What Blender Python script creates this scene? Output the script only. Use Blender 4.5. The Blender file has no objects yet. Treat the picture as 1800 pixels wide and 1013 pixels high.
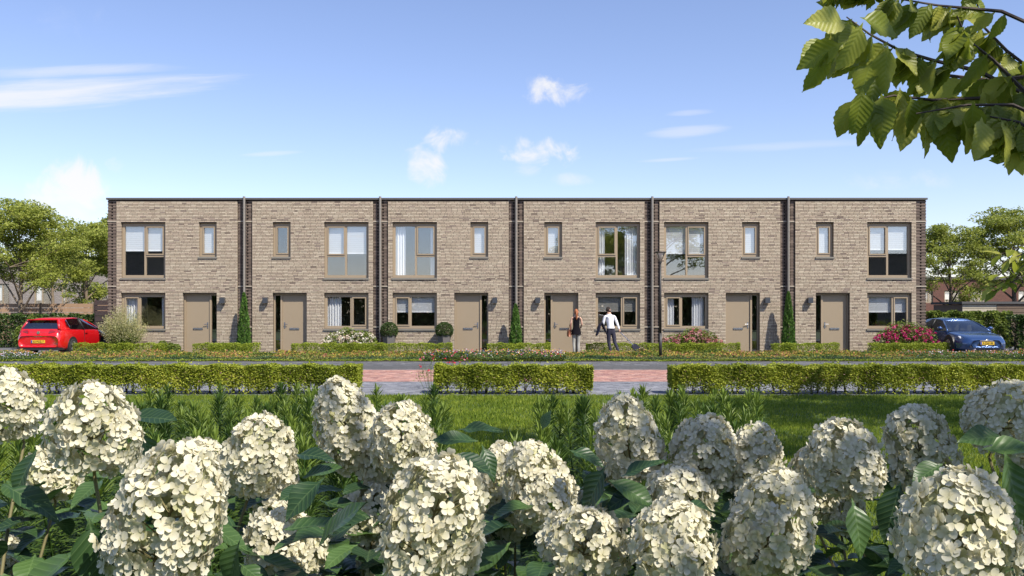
import bpy, math, random
import numpy as np
from mathutils import Vector, Matrix, Euler

SC = bpy.context.scene
COL = SC.collection
R = math.radians
rng = np.random.default_rng(7)
random.seed(7)

# ------------------------------------------------------------------ camera, sky, sun, exposure
F = 1559.0                      # focal length in photo pixels (1800 px wide)
EYE = 1.6
HOR = 550.0                     # horizon row of the photo
cd = bpy.data.cameras.new('camera'); cam = bpy.data.objects.new('camera', cd); COL.objects.link(cam)
cam.location = (0, 0, EYE); cam.rotation_euler = (R(90), 0, 0)
cd.sensor_width = 36; cd.lens = 36 * F / 1800; cd.shift_y = (HOR - 506.5) / 1800
cd.clip_start = 0.05; cd.clip_end = 5000
SC.camera = cam
SUN_AZ, SUN_EL = R(43), R(50)   # azimuth to the right of straight behind the camera
SDIR = Vector((math.sin(SUN_AZ) * math.cos(SUN_EL), -math.cos(SUN_AZ) * math.cos(SUN_EL), math.sin(SUN_EL)))
sl = bpy.data.lights.new('sun', 'SUN'); sun = bpy.data.objects.new('sun', sl); COL.objects.link(sun)
sl.energy = 4.6; sl.angle = R(0.5); sl.color = (1.0, 0.93, 0.82)
sun.rotation_euler = SDIR.to_track_quat('Z', 'Y').to_euler()
SC.view_settings.view_transform = 'Standard'; SC.view_settings.look = 'None'
SC.view_settings.exposure = 0.6; SC.view_settings.gamma = 1.0; SC.view_settings.use_curve_mapping = False
SC.cycles.max_bounces = 8; SC.cycles.transparent_max_bounces = 16
SC.cycles.sample_clamp_indirect = 6.0; SC.cycles.caustics_reflective = False; SC.cycles.caustics_refractive = False

W = bpy.data.worlds.new('World'); SC.world = W; W.use_nodes = True
wn, wl = W.node_tree.nodes, W.node_tree.links
wn.clear()
def N(tree, typ, **kw):
    n = tree.nodes.new(typ)
    for k, v in kw.items(): setattr(n, k, v)
    return n
class NB:                       # tiny math-node builder
    def __init__(s, tree): s.t = tree
    def m(s, op, a, b=None, c=None, clamp=False):
        n = s.t.nodes.new('ShaderNodeMath'); n.operation = op; n.use_clamp = clamp
        for i, v in enumerate((a, b, c)):
            if v is None: continue
            if isinstance(v, (int, float)): n.inputs[i].default_value = v
            else: s.t.links.new(v, n.inputs[i])
        return n.outputs[0]
    def sm(s, v, lo, hi):
        n = s.t.nodes.new('ShaderNodeMapRange'); n.interpolation_type = 'SMOOTHSTEP'
        s.t.links.new(v, n.inputs[0]); n.inputs[1].default_value = lo; n.inputs[2].default_value = hi
        return n.outputs[0]
    def noise(s, vec, scale, detail=6, rough=0.6, dist=0.0):
        n = s.t.nodes.new('ShaderNodeTexNoise'); s.t.links.new(vec, n.inputs['Vector'])
        n.inputs['Scale'].default_value = scale; n.inputs['Detail'].default_value = detail
        n.inputs['Roughness'].default_value = rough; n.inputs['Distortion'].default_value = dist
        return n.outputs['Fac']
    def comb(s, x, y, z):
        n = s.t.nodes.new('ShaderNodeCombineXYZ')
        for i, v in enumerate((x, y, z)):
            if isinstance(v, (int, float)): n.inputs[i].default_value = v
            else: s.t.links.new(v, n.inputs[i])
        return n.outputs[0]
B = NB(W.node_tree)
sky = N(W.node_tree, 'ShaderNodeTexSky', sky_type='NISHITA', sun_disc=False)
sky.sun_elevation = SUN_EL
sky.sun_rotation = math.atan2(SDIR.x, SDIR.y)
sky.altitude = 0; sky.air_density = 1.0; sky.dust_density = 0.25; sky.ozone_density = 3.0
tc = N(W.node_tree, 'ShaderNodeTexCoord'); sp = N(W.node_tree, 'ShaderNodeSeparateXYZ')
wl.new(tc.outputs['Generated'], sp.inputs[0])
dx, dy, dz = sp.outputs
dyc = B.m('MAXIMUM', dy, 0.05)
u = B.m('DIVIDE', dx, dyc); v = B.m('DIVIDE', dz, dyc)
front = B.sm(dy, 0.1, 0.3)
uv = B.comb(u, v, 0.0)
n1 = B.noise(uv, 22, 8, 0.62, 0.6)
n2 = B.noise(uv, 7, 5, 0.55, 0.4)
nn = B.m('SUBTRACT', B.m('ADD', B.m('MULTIPLY', n1, 0.65), B.m('MULTIPLY', n2, 0.5)), 0.575)
def puff(px, py, a, b, k, lo, hi, amt):
    e1 = B.m('POWER', B.m('ABSOLUTE', B.m('DIVIDE', B.m('SUBTRACT', u, (px - 900) / F), a / F)), 2)
    e2 = B.m('POWER', B.m('ABSOLUTE', B.m('DIVIDE', B.m('SUBTRACT', v, (HOR - py) / F), b / F)), 2)
    e = B.m('SUBTRACT', 1.0, B.m('ADD', e1, e2))
    e = B.m('ADD', e, B.m('MULTIPLY', nn, k))
    return B.m('MULTIPLY', B.sm(e, lo, hi), amt)
puffs = [puff(118, 345, 84, 62, 5.0, 0.0, 1.2, 0.9), puff(978, 163, 68, 30, 8.0, 0.0, 1.7, 0.85),
         puff(784, 243, 52, 28, 8.0, 0.0, 1.7, 0.85), puff(742, 292, 40, 42, 8.0, 0.0, 1.6, 0.85),
         puff(955, 268, 72, 26, 8.0, 0.0, 1.7, 0.85), puff(930, 300, 28, 16, 8.0, 0.1, 2.2, 0.5),
         puff(208, 290, 24, 18, 8.0, 0.1, 2.2, 0.5), puff(1570, 318, 100, 22, 8.0, 0.2, 2.8, 0.4),
         puff(1010, 314, 46, 12, 8.0, 0.1, 2.2, 0.4), puff(130, 42, 80, 40, 8.0, 0.3, 4.0, 0.22)]
# streaky cirrus: noise stretched along a slightly rising line
su = B.m('ADD', u, B.m('MULTIPLY', v, 0.0)); sv = B.m('SUBTRACT', v, B.m('MULTIPLY', u, 0.06))
st = B.comb(B.m('MULTIPLY', su, 5.0), B.m('MULTIPLY', sv, 60.0), 0.0)
ns = B.noise(st, 1.0, 6, 0.65, 0.3)
def streak(px, py, a, b, amt, tilt=0.06):
    e1 = B.m('POWER', B.m('ABSOLUTE', B.m('DIVIDE', B.m('SUBTRACT', u, (px - 900) / F), a / F)), 2)
    dv = B.m('SUBTRACT', B.m('SUBTRACT', v, (HOR - py) / F), B.m('MULTIPLY', B.m('SUBTRACT', u, (px - 900) / F), tilt))
    e2 = B.m('POWER', B.m('ABSOLUTE', B.m('DIVIDE', dv, b / F)), 2)
    e = B.m('SUBTRACT', 1.0, B.m('ADD', e1, e2))
    e = B.m('ADD', e, B.m('MULTIPLY', B.m('SUBTRACT', ns, 0.5), 2.2))
    return B.m('MULTIPLY', B.sm(e, -0.1, 1.3), amt)
puffs += [streak(60, 168, 370, 30, 0.75, 0.07), streak(120, 124, 230, 13, 0.4, 0.03), streak(1210, 231, 75, 12, 0.35, 0.1),
          streak(1215, 198, 50, 7, 0.3), streak(480, 270, 60, 5, 0.3), streak(1175, 281, 60, 4, 0.3), streak(1400, 256, 190, 10, 0.22, 0.05)]
cl = puffs[0]
for p in puffs[1:]: cl = B.m('MAXIMUM', cl, p)
cl = B.m('MULTIPLY', cl, front)
# scattered fair-weather clouds over the rest of the sky, same air all round
dzc = B.m('MAXIMUM', dz, 0.06)
pl = B.comb(B.m('DIVIDE', dx, dzc), B.m('DIVIDE', dy, dzc), 0.0)
ng = B.noise(pl, 0.9, 7, 0.55, 0.3)
gen = B.m('MULTIPLY', B.sm(ng, 0.56, 0.72), 0.75)
gen = B.m('MULTIPLY', gen, B.m('SUBTRACT', 1.0, front))
gen = B.m('MULTIPLY', gen, B.sm(dz, 0.03, 0.12))
cl = B.m('MAXIMUM', cl, gen)
bgs = N(W.node_tree, 'ShaderNodeBackground'); bgc = N(W.node_tree, 'ShaderNodeBackground')
hs = N(W.node_tree, 'ShaderNodeHueSaturation')
hs.inputs['Saturation'].default_value = 1.0
sm_ = N(W.node_tree, 'ShaderNodeMix', data_type='RGBA', blend_type='MULTIPLY'); sm_.inputs['Factor'].default_value = 1.0; sm_.inputs['B'].default_value = (1.1, 0.97, 1.04, 1)
wl.new(sky.outputs[0], sm_.inputs['A']); wl.new(sm_.outputs['Result'], hs.inputs['Color']); wl.new(hs.outputs[0], bgs.inputs[0]); bgs.inputs[1].default_value = 0.122
bgc.inputs[0].default_value = (1.0, 0.98, 0.97, 1); bgc.inputs[1].default_value = 0.66
mx = N(W.node_tree, 'ShaderNodeMixShader'); wo = N(W.node_tree, 'ShaderNodeOutputWorld')
wl.new(cl, mx.inputs[0]); wl.new(bgs.outputs[0], mx.inputs[1]); wl.new(bgc.outputs[0], mx.inputs[2]); wl.new(mx.outputs[0], wo.inputs[0])

# ------------------------------------------------------------------ helpers
def P(px, py, d):               # photo pixel at distance d -> world point
    return Vector(((px - 900) * d / F, d, EYE + (HOR - py) * d / F))
def tag(o, label=None, cat=None, group=None, kind=None):
    if label: o['label'] = label
    if cat: o['category'] = cat
    if group: o['group'] = group
    if kind: o['kind'] = kind
    return o
def empty(name, loc=(0, 0, 0), rz=0.0, label=None, cat=None, group=None):
    o = bpy.data.objects.new(name, None); COL.objects.link(o)
    o.location = loc; o.rotation_euler = (0, 0, rz); o.empty_display_size = 0.2
    return tag(o, label, cat, group)
def link(name, me, parent=None, loc=None, rot=None, scale=None):
    o = bpy.data.objects.new(name, me); COL.objects.link(o)
    if parent is not None: o.parent = parent
    if loc is not None: o.location = loc
    if rot is not None: o.rotation_euler = rot
    if scale is not None: o.scale = scale
    return o
def mesh_np(name, V, Fc, mats, rnd=None, col=None, smooth=False, mi=None):
    """V (n,3), Fc (m,k) -> mesh; rnd: per-vertex float attribute, col: per-vertex colour attribute"""
    V = np.asarray(V, np.float32); Fc = np.asarray(Fc, np.int32)
    me = bpy.data.meshes.new(name); m, k = Fc.shape
    me.vertices.add(len(V)); me.vertices.foreach_set('co', V.ravel())
    me.loops.add(m * k); me.loops.foreach_set('vertex_index', Fc.ravel())
    me.polygons.add(m); me.polygons.foreach_set('loop_start', np.arange(0, m * k, k, dtype=np.int32))
    if mi is not None: me.polygons.foreach_set('material_index', np.asarray(mi, np.int32))
    me.polygons.foreach_set('use_smooth', np.full(m, bool(smooth)))
    me.update(calc_edges=True)
    if rnd is not None:
        a = me.attributes.new('rnd', 'FLOAT', 'POINT'); a.data.foreach_set('value', np.asarray(rnd, np.float32))
    if col is not None:
        c = np.ones((len(V), 4), np.float32); c[:, :3] = col
        a = me.attributes.new('tint', 'FLOAT_COLOR', 'POINT'); a.data.foreach_set('color', c.ravel())
    for mt in (mats if isinstance(mats, (list, tuple)) else [mats]): me.materials.append(mt)
    return me
class MB:                       # collects polygons for ONE mesh
    def __init__(s): s.v = []; s.f = []; s.c = []
    def add(s, vs, fs, col=None):
        b = len(s.v); s.v += [tuple(x) for x in vs]; s.f += [tuple(i + b for i in f) for f in fs]
        if col is not None: s.c += [col] * len(vs)
        return s
    def box(s, x0, x1, y0, y1, z0, z1, col=None):
        if x0 > x1: x0, x1 = x1, x0
        return s.add([(x0, y0, z0), (x1, y0, z0), (x1, y1, z0), (x0, y1, z0), (x0, y0, z1), (x1, y0, z1), (x1, y1, z1), (x0, y1, z1)],
              [(0, 3, 2, 1), (4, 5, 6, 7), (0, 1, 5, 4), (1, 2, 6, 5), (2, 3, 7, 6), (3, 0, 4, 7)], col)
    def tube(s, pts, rad, n=8, cap=True):
        pts = [Vector(p) for p in pts]; rad = rad if isinstance(rad, (list, tuple)) else [rad] * len(pts)
        b = len(s.v); prev = None
        for i, p in enumerate(pts):
            t = (pts[min(i + 1, len(pts) - 1)] - pts[max(i - 1, 0)]).normalized()
            if prev is None:
                a = Vector((1, 0, 0)) if abs(t.x) < 0.8 else Vector((0, 1, 0)); e1 = t.cross(a).normalized()
            else:
                e1 = (prev - t * prev.dot(t)); e1 = e1.normalized() if e1.length > 1e-6 else t.orthogonal().normalized()
            prev = e1; e2 = t.cross(e1)
            for k in range(n):
                an = 2 * math.pi * k / n
                s.v.append(tuple(p + (e1 * math.cos(an) + e2 * math.sin(an)) * rad[i]))
        for i in range(len(pts) - 1):
            for k in range(n):
                s.f.append((b + i * n + k, b + i * n + (k + 1) % n, b + (i + 1) * n + (k + 1) % n, b + (i + 1) * n + k))
        if cap:
            s.f.append(tuple(b + k for k in range(n))[::-1]); s.f.append(tuple(b + (len(pts) - 1) * n + k for k in range(n)))
        return s
    def lathe(s, prof, cx=0, cy=0, n=16):        # prof: (r, z) list
        b = len(s.v)
        for r, z in prof:
            for k in range(n):
                an = 2 * math.pi * k / n; s.v.append((cx + r * math.cos(an), cy + r * math.sin(an), z))
        for i in range(len(prof) - 1):
            for k in range(n):
                s.f.append((b + i * n + k, b + i * n + (k + 1) % n, b + (i + 1) * n + (k + 1) % n, b + (i + 1) * n + k))
        s.f.append(tuple(b + k for k in range(n))[::-1]); s.f.append(tuple(b + (len(prof) - 1) * n + k for k in range(n)))
        return s
    def mesh(s, name, mat, smooth=False):
        me = bpy.data.meshes.new(name); me.from_pydata(s.v, [], s.f)
        if s.c:
            a = me.attributes.new('tint', 'FLOAT_COLOR', 'POINT'); a.data.foreach_set('color', np.array([(*c, 1) for c in s.c], np.float32).ravel())
        me.materials.append(mat)
        if smooth: me.polygons.foreach_set('use_smooth', np.ones(len(me.polygons), bool))
        me.update(); return me
    def build(s, name, mat, parent=None, smooth=False, **kw):
        return link(name, s.mesh(name, mat, smooth), parent, **kw)

# ------------------------------------------------------------------ materials
def new_mat(name):
    m = bpy.data.materials.new(name); m.use_nodes = True
    return m, m.node_tree, m.node_tree.nodes['Principled BSDF']
def lin(r, g, b):
    f = lambda c: (c / 255 / 12.92) if c <= 10 else ((c / 255 + 0.055) / 1.055) ** 2.4
    return (f(r), f(g), f(b), 1)
def mat(name, c, rough=0.6, metal=0.0, spec=0.5, var=0.12, scale=8.0, bump=0.0, bscale=60.0, coat=0.0):
    m, t, p = new_mat(name); b = NB(t)
    tcn = N(t, 'ShaderNodeTexCoord'); o = tcn.outputs['Object']
    n = b.noise(o, scale, 5, 0.6)
    mixn = N(t, 'ShaderNodeMix', data_type='RGBA')
    t.links.new(n, mixn.inputs['Factor'])
    mixn.inputs['A'].default_value = tuple(max(0, x * (1 - var)) for x in c[:3]) + (1,)
    mixn.inputs['B'].default_value = tuple(min(1, x * (1 + var)) for x in c[:3]) + (1,)
    t.links.new(mixn.outputs['Result'], p.inputs['Base Color'])
    p.inputs['Roughness'].default_value = rough; p.inputs['Metallic'].default_value = metal
    p.inputs['Specular IOR Level'].default_value = spec
    if coat: p.inputs['Coat Weight'].default_value = coat; p.inputs['Coat Roughness'].default_value = 0.04
    if bump:
        bn = N(t, 'ShaderNodeBump'); bn.inputs['Strength'].default_value = bump; bn.inputs['Distance'].default_value = 0.02
        t.links.new(b.noise(o, bscale, 6, 0.65), bn.inputs['Height']); t.links.new(bn.outputs[0], p.inputs['Normal'])
    return m
def ramp(t, fac, stops):
    r = N(t, 'ShaderNodeValToRGB'); t.links.new(fac, r.inputs[0])
    e = r.color_ramp.elements
    while len(e) < len(stops): e.new(0.5)
    for k, (pos, c) in enumerate(stops): e[k].position = pos; e[k].color = tuple(c[:3]) + (1,)
    return r.outputs[0]
def leaf_mat(name, stops, trans=0.35, rough=0.5, attr='rnd', spec=0.35, veins=False, patch=0.0):
    """colour by a per-leaf random attribute; part of the light passes through the blade"""
    m, t, p = new_mat(name); b = NB(t)
    if attr == 'object':
        oi = N(t, 'ShaderNodeObjectInfo'); fac = oi.outputs['Random']
    else:
        at = N(t, 'ShaderNodeAttribute', attribute_name='rnd'); fac = at.outputs['Fac']
    if patch:
        tcn = N(t, 'ShaderNodeTexCoord')
        fac = b.m('ADD', b.m('MULTIPLY', fac, 1 - patch), b.m('MULTIPLY', b.sm(b.noise(tcn.outputs['Object'], 1.3, 3, 0.5), 0.3, 0.7), patch))
    c = ramp(t, fac, stops)
    if veins:
        tcn = N(t, 'ShaderNodeTexCoord'); se = N(t, 'ShaderNodeSeparateXYZ'); t.links.new(tcn.outputs['Object'], se.inputs[0])
        ax = b.m('ABSOLUTE', se.outputs[0])
        w = b.m('SINE', b.m('MULTIPLY', b.m('SUBTRACT', se.outputs[1], b.m('MULTIPLY', ax, 0.85)), 420.0))
        vein = b.m('MAXIMUM', b.sm(w, 0.86, 1.0), b.m('SUBTRACT', 1.0, b.sm(ax, 0.0006, 0.0022)))
        mixn = N(t, 'ShaderNodeMix', data_type='RGBA'); t.links.new(b.m('MULTIPLY', vein, 0.16), mixn.inputs['Factor'])
        t.links.new(c, mixn.inputs['A']); mixn.inputs['B'].default_value = (0.3, 0.42, 0.16, 1); c = mixn.outputs['Result']
        bn = N(t, 'ShaderNodeBump'); bn.inputs['Strength'].default_value = 0.22; bn.inputs['Distance'].default_value = 0.002
        t.links.new(w, bn.inputs['Height']); t.links.new(bn.outputs[0], p.inputs['Normal'])
    t.links.new(c, p.inputs['Base Color']); p.inputs['Roughness'].default_value = rough
    p.inputs['Specular IOR Level'].default_value = spec
    tr = N(t, 'ShaderNodeBsdfTranslucent'); t.links.new(c, tr.inputs[0])
    ms = N(t, 'ShaderNodeMixShader'); ms.inputs[0].default_value = trans
    out = t.nodes['Material Output']
    t.links.new(p.outputs[0], ms.inputs[1]); t.links.new(tr.outputs[0], ms.inputs[2]); t.links.new(ms.outputs[0], out.inputs[0])
    return m
def tint_mat(name, rough=0.85, spec=0.25, bump=0.0, bscale=30.0, var=0.18, trans=0.0, vscale=25.0):
    m, t, p = new_mat(name); b = NB(t)
    at = N(t, 'ShaderNodeAttribute', attribute_name='tint'); tcn = N(t, 'ShaderNodeTexCoord')
    n = b.noise(tcn.outputs['Object'], vscale, 5, 0.65)
    k = b.m('ADD', 1 - var, b.m('MULTIPLY', n, 2 * var))
    hv = N(t, 'ShaderNodeHueSaturation'); t.links.new(at.outputs['Color'], hv.inputs['Color']); t.links.new(k, hv.inputs['Value'])
    t.links.new(hv.outputs[0], p.inputs['Base Color']); p.inputs['Roughness'].default_value = rough
    p.inputs['Specular IOR Level'].default_value = spec
    if bump:
        bn = N(t, 'ShaderNodeBump'); bn.inputs['Strength'].default_value = bump; bn.inputs['Distance'].default_value = 0.01
        t.links.new(b.noise(tcn.outputs['Object'], bscale, 6, 0.7), bn.inputs['Height']); t.links.new(bn.outputs[0], p.inputs['Normal'])
    if trans:
        tr = N(t, 'ShaderNodeBsdfTranslucent'); t.links.new(hv.outputs[0], tr.inputs[0])
        ms = N(t, 'ShaderNodeMixShader'); ms.inputs[0].default_value = trans; out = t.nodes['Material Output']
        t.links.new(p.outputs[0], ms.inputs[1]); t.links.new(tr.outputs[0], ms.inputs[2]); t.links.new(ms.outputs[0], out.inputs[0])
    return m
def glass_mat(name, refl=0.4, tint=(0.85, 0.9, 0.9)):
    m, t, p = new_mat(name); t.nodes.remove(p)
    g = N(t, 'ShaderNodeBsdfGlossy'); g.inputs['Roughness'].default_value = 0.0; g.inputs[0].default_value = (0.95, 0.98, 1, 1)
    tr = N(t, 'ShaderNodeBsdfTransparent'); tr.inputs[0].default_value = (*tint, 1)
    fr = N(t, 'ShaderNodeLayerWeight'); fr.inputs[0].default_value = 0.5
    b = NB(t); f = b.m('MINIMUM', b.m('ADD', b.m('MULTIPLY', b.m('POWER', fr.outputs['Facing'], 5.0), 0.85), refl + 0.035), 1.0)
    ms = N(t, 'ShaderNodeMixShader'); t.links.new(f, ms.inputs[0]); t.links.new(tr.outputs[0], ms.inputs[1]); t.links.new(g.outputs[0], ms.inputs[2])
    t.links.new(ms.outputs[0], t.nodes['Material Output'].inputs[0])
    return m
M = {}
M['brick'] = tint_mat('brick', 0.9, 0.2, 0.35, 45, 0.2)
M['mortar'] = mat('mortar', (0.042, 0.033, 0.026), 0.95, var=0.3, scale=6, bump=0.4)
M['frame'] = mat('taupe_frame', (0.33, 0.258, 0.172), 0.45, var=0.05)
M['door'] = mat('taupe_door', (0.31, 0.245, 0.165), 0.42, var=0.04, scale=2)
M['coping'] = mat('coping', (0.13, 0.12, 0.105), 0.4, metal=0.4, var=0.08)
M['pipe'] = mat('pipe', (0.26, 0.235, 0.2), 0.4, metal=0.2, var=0.1, scale=3)
M['steel'] = mat('steel', (0.6, 0.6, 0.6), 0.25, metal=1.0)
M['lampblack'] = mat('lamp_dark', (0.05, 0.055, 0.065), 0.35)
M['glass'] = glass_mat('window_glass', 0.12, (0.975, 0.985, 0.985))
M['room'] = mat('room_wall', (0.5, 0.44, 0.37), 0.9)
M['roomdark'] = mat('room_floor', (0.24, 0.17, 0.11), 0.8)
M['curtain'] = mat('curtain', (0.9, 0.9, 0.92), 0.9, var=0.05)
M['blind'] = mat('blind', (0.9, 0.9, 0.92), 0.85, var=0.04)
M['blindgrey'] = mat('blind_grey', (0.42, 0.4, 0.37), 0.85, var=0.05)
M['stone'] = mat('band_stone', (0.38, 0.33, 0.26), 0.8, var=0.2)
M['sill'] = mat('sill_stone', (0.2, 0.185, 0.155), 0.7, var=0.15, bump=0.2)
M['roof'] = mat('roof_felt', (0.08, 0.08, 0.08), 0.9, bump=0.2)
M['bark'] = mat('bark', (0.1, 0.075, 0.055), 0.9, var=0.4, scale=14, bump=0.6, bscale=40)
M['barkpale'] = mat('bark_pale', (0.19, 0.145, 0.1), 0.9, var=0.4, scale=14, bump=0.6, bscale=40)
M['twig'] = mat('twig', (0.055, 0.038, 0.03), 0.8, var=0.3)

# ------------------------------------------------------------------ foliage helpers
def unit(a): return a / np.maximum(np.linalg.norm(a, axis=1, keepdims=True), 1e-9)
def leaf_verts(C, size, aspect=0.5, up=0.6, nrm=None, droop=0.0, fold=0.15):
    n = len(C); C = np.asarray(C, float)
    s = rng.uniform(size[0], size[1], n)[:, None]
    a = rng.normal(size=(n, 3)); a[:, 2] = a[:, 2] * 0.6 - droop; a = unit(a)
    nn_ = rng.normal(size=(n, 3)) * (1 - up) + np.array([0, 0, 1.0]) * up if nrm is None else rng.normal(size=(n, 3)) * (1 - up) + nrm * up
    b = unit(np.cross(nn_, a)); nr = np.cross(a, b)
    V = np.empty((n, 4, 3))
    V[:, 0] = C - a * s * 0.5; V[:, 2] = C + a * s * 0.5
    V[:, 1] = C + b * s * aspect * 0.5 + nr * s * fold; V[:, 3] = C - b * s * aspect * 0.5 + nr * s * fold
    return V.reshape(-1, 3), np.arange(n * 4).reshape(n, 4)
def leaf_cloud(name, C, size, m, parent=None, rnd=None, **kw):
    V, Fc = leaf_verts(C, size, **kw)
    r = rng.random(len(C)) if rnd is None else rnd
    return link(name, mesh_np(name, V, Fc, m, rnd=np.repeat(r, 4)), parent)
def in_ball(n, c, r, shell=0.5):
    d = unit(rng.normal(size=(n, 3))); rad = (shell + (1 - shell) * rng.random(n) ** 0.6)[:, None]
    return np.asarray(c) + d * rad * np.asarray(r)
# ------------------------------------------------------------------ the ground, road and pavements
def sheet(name, x0, x1, y0, y1, z, m, kind='structure', nx=1, ny=1):
    xs = np.linspace(x0, x1, nx + 1); ys = np.linspace(y0, y1, ny + 1)
    X, Y = np.meshgrid(xs, ys); V = np.stack([X.ravel(), Y.ravel(), np.full(X.size, z)], 1)
    i = np.arange(nx)[None, :] + np.arange(ny)[:, None] * (nx + 1); i = i.ravel()
    o = link(name, mesh_np(name, V, np.stack([i, i + 1, i + nx + 2, i + nx + 1], 1), m)); return tag(o, kind=kind)
def boxes_np(B6, tint):
    """B6 (n,6): x0 x1 y0 y1 z0 z1 -> closed boxes without back/bottom culling"""
    B6 = np.asarray(B6, float); n = len(B6)
    ix = np.array([[0, 2, 4], [1, 2, 4], [1, 3, 4], [0, 3, 4], [0, 2, 5], [1, 2, 5], [1, 3, 5], [0, 3, 5]])
    V = B6[:, ix].reshape(-1, 3)
    f = np.array([[4, 5, 6, 7], [0, 1, 5, 4], [1, 2, 6, 5], [2, 3, 7, 6], [3, 0, 4, 7]])
    Fc = (f[None] + (np.arange(n) * 8)[:, None, None]).reshape(-1, 4)
    return V, Fc, np.repeat(np.asarray(tint), 8, axis=0)
m, t, p = new_mat('meadow'); b_ = NB(t); tcn = N(t, 'ShaderNodeTexCoord')
t.links.new(ramp(t, b_.noise(tcn.outputs['Object'], 0.25, 6, 0.6), [(0.3, (0.035, 0.06, 0.015)), (0.7, (0.07, 0.1, 0.03))]), p.inputs['Base Color']); p.inputs['Roughness'].default_value = 0.95
M['meadow'] = m
M['soil'] = mat('soil', (0.05, 0.038, 0.026), 0.95, var=0.5, scale=3, bump=0.8, bscale=20)
M['turf'] = mat('turf', (0.05, 0.085, 0.02), 0.95, var=0.4, scale=2, bump=0.5, bscale=50)
M['joint'] = mat('joint_sand', (0.09, 0.075, 0.065), 0.95, var=0.3, scale=5)
M['joint2'] = mat('joint_grey', (0.07, 0.07, 0.072), 0.95, var=0.3, scale=5)
M['paver'] = tint_mat('paver', 0.85, 0.25, 0.25, 40, 0.2)
M['kerb'] = mat('kerb_concrete', (0.13, 0.133, 0.14), 0.85, var=0.25, scale=4, bump=0.3)
M['slab'] = mat('pavement_slab', (0.12, 0.122, 0.128), 0.85, var=0.25, scale=3, bump=0.3)
sheet('ground', -1500, 1500, -300, 2600, -0.14, M['meadow'])
lawn = sheet('lawn', -16, 16, -14, 17.05, 0.0, M['turf'])
walk = sheet('pavement', -26, 26, 17.05, 20.42, -0.006, M['joint2'])
road = sheet('road', -60, 60, 20.55, 26.62, -0.092, M['joint'])
far = sheet('far_pavement', -60, 60, 26.76, 28.95, 0.0, M['slab'])
front_soil = sheet('garden_ground', -60, 60, 28.95, 58, -0.012, M['soil'])
drive = [sheet('driveway', -26, -16.3, 30.4, 42, 0.0, M['slab']), sheet('driveway', 16.75, 26, 30.4, 42, 0.0, M['slab'])]
path = sheet('path', -16.2, 16.6, 32.55, 33.75, 0.0, M['slab'])
kb = MB().box(-60, 60, 20.42, 20.56, -0.2, 0.006); tag(kb.build('kerb', M['kerb']), kind='structure')
kb = MB().box(-60, 60, 26.62, 26.76, -0.2, 0.008); tag(kb.build('kerb', M['kerb']), kind='structure')
# pavers: road of red clinkers, gutters of grey concrete, footway of grey clinkers
def paver_rows(x0, x1, y0, y1, ln, wd, z, gap, pal, jit=0.003):
    Bx, T = [], []
    y = y0; r = 0
    while y + wd <= y1 + 1e-6:
        x = x0 - (r % 2) * ln * 0.5 - rng.random() * 0.04
        n = int((x1 - x) / ln)
        xs = x + np.arange(n) * ln
        zz = z + rng.uniform(-jit, jit, n)
        Bx.append(np.stack([xs + gap / 2, xs + ln - gap / 2, np.full(n, y + gap / 2), np.full(n, y + wd - gap / 2), np.full(n, z - 0.05), zz], 1))
        k = rng.integers(0, len(pal), n); T.append(np.array(pal)[k] * rng.uniform(0.75, 1.2, (n, 1)))
        y += wd; r += 1
    return np.vstack(Bx), np.vstack(T)
red = [(0.40, 0.21, 0.165), (0.43, 0.25, 0.2), (0.34, 0.175, 0.15), (0.46, 0.29, 0.24), (0.29, 0.165, 0.15)]
gry = [(0.18, 0.187, 0.213), (0.22, 0.228, 0.25), (0.14, 0.147, 0.17), (0.25, 0.255, 0.278)]
Bx, T = paver_rows(-17.5, 17.5, 21.0, 26.2, 0.21, 0.105, -0.082, 0.008, red)
V, Fc, tv = boxes_np(Bx, T); tag(link('paver_field', mesh_np('paver_field', V, Fc, M['paver'], col=tv), road), kind='stuff')
for y0, y1 in ((20.57, 20.99), (26.21, 26.61)):
    Bx, T = paver_rows(-17.5, 17.5, y0, y1, 0.3, (y1 - y0) / 2, -0.085, 0.006, [(0.13, 0.133, 0.142), (0.155, 0.158, 0.165)])
    V, Fc, tv = boxes_np(Bx, T); tag(link('gutter_field', mesh_np('gutter_field', V, Fc, M['paver'], col=tv), road), kind='stuff')
Bx, T = paver_rows(-13.5, 13.5, 17.2, 20.41, 0.21, 0.0725, 0.004, 0.006, gry)
V, Fc, tv = boxes_np(Bx, T); tag(link('paver_field', mesh_np('paver_field', V, Fc, M['paver'], col=tv), walk), kind='stuff')
MB().box(-26, 26, 17.06, 17.17, -0.2, 0.012).build('edging', M['kerb'], walk)
Bx, T = paver_rows(-18, 18, 26.8, 28.9, 0.3, 0.3, 0.012, 0.008, [(0.115, 0.118, 0.126), (0.135, 0.138, 0.146), (0.1, 0.103, 0.11)])
V, Fc, tv = boxes_np(Bx, T); tag(link('paving_tile_field', mesh_np('paving_tile_field', V, Fc, M['paver'], col=tv), far), kind='stuff')

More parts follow.
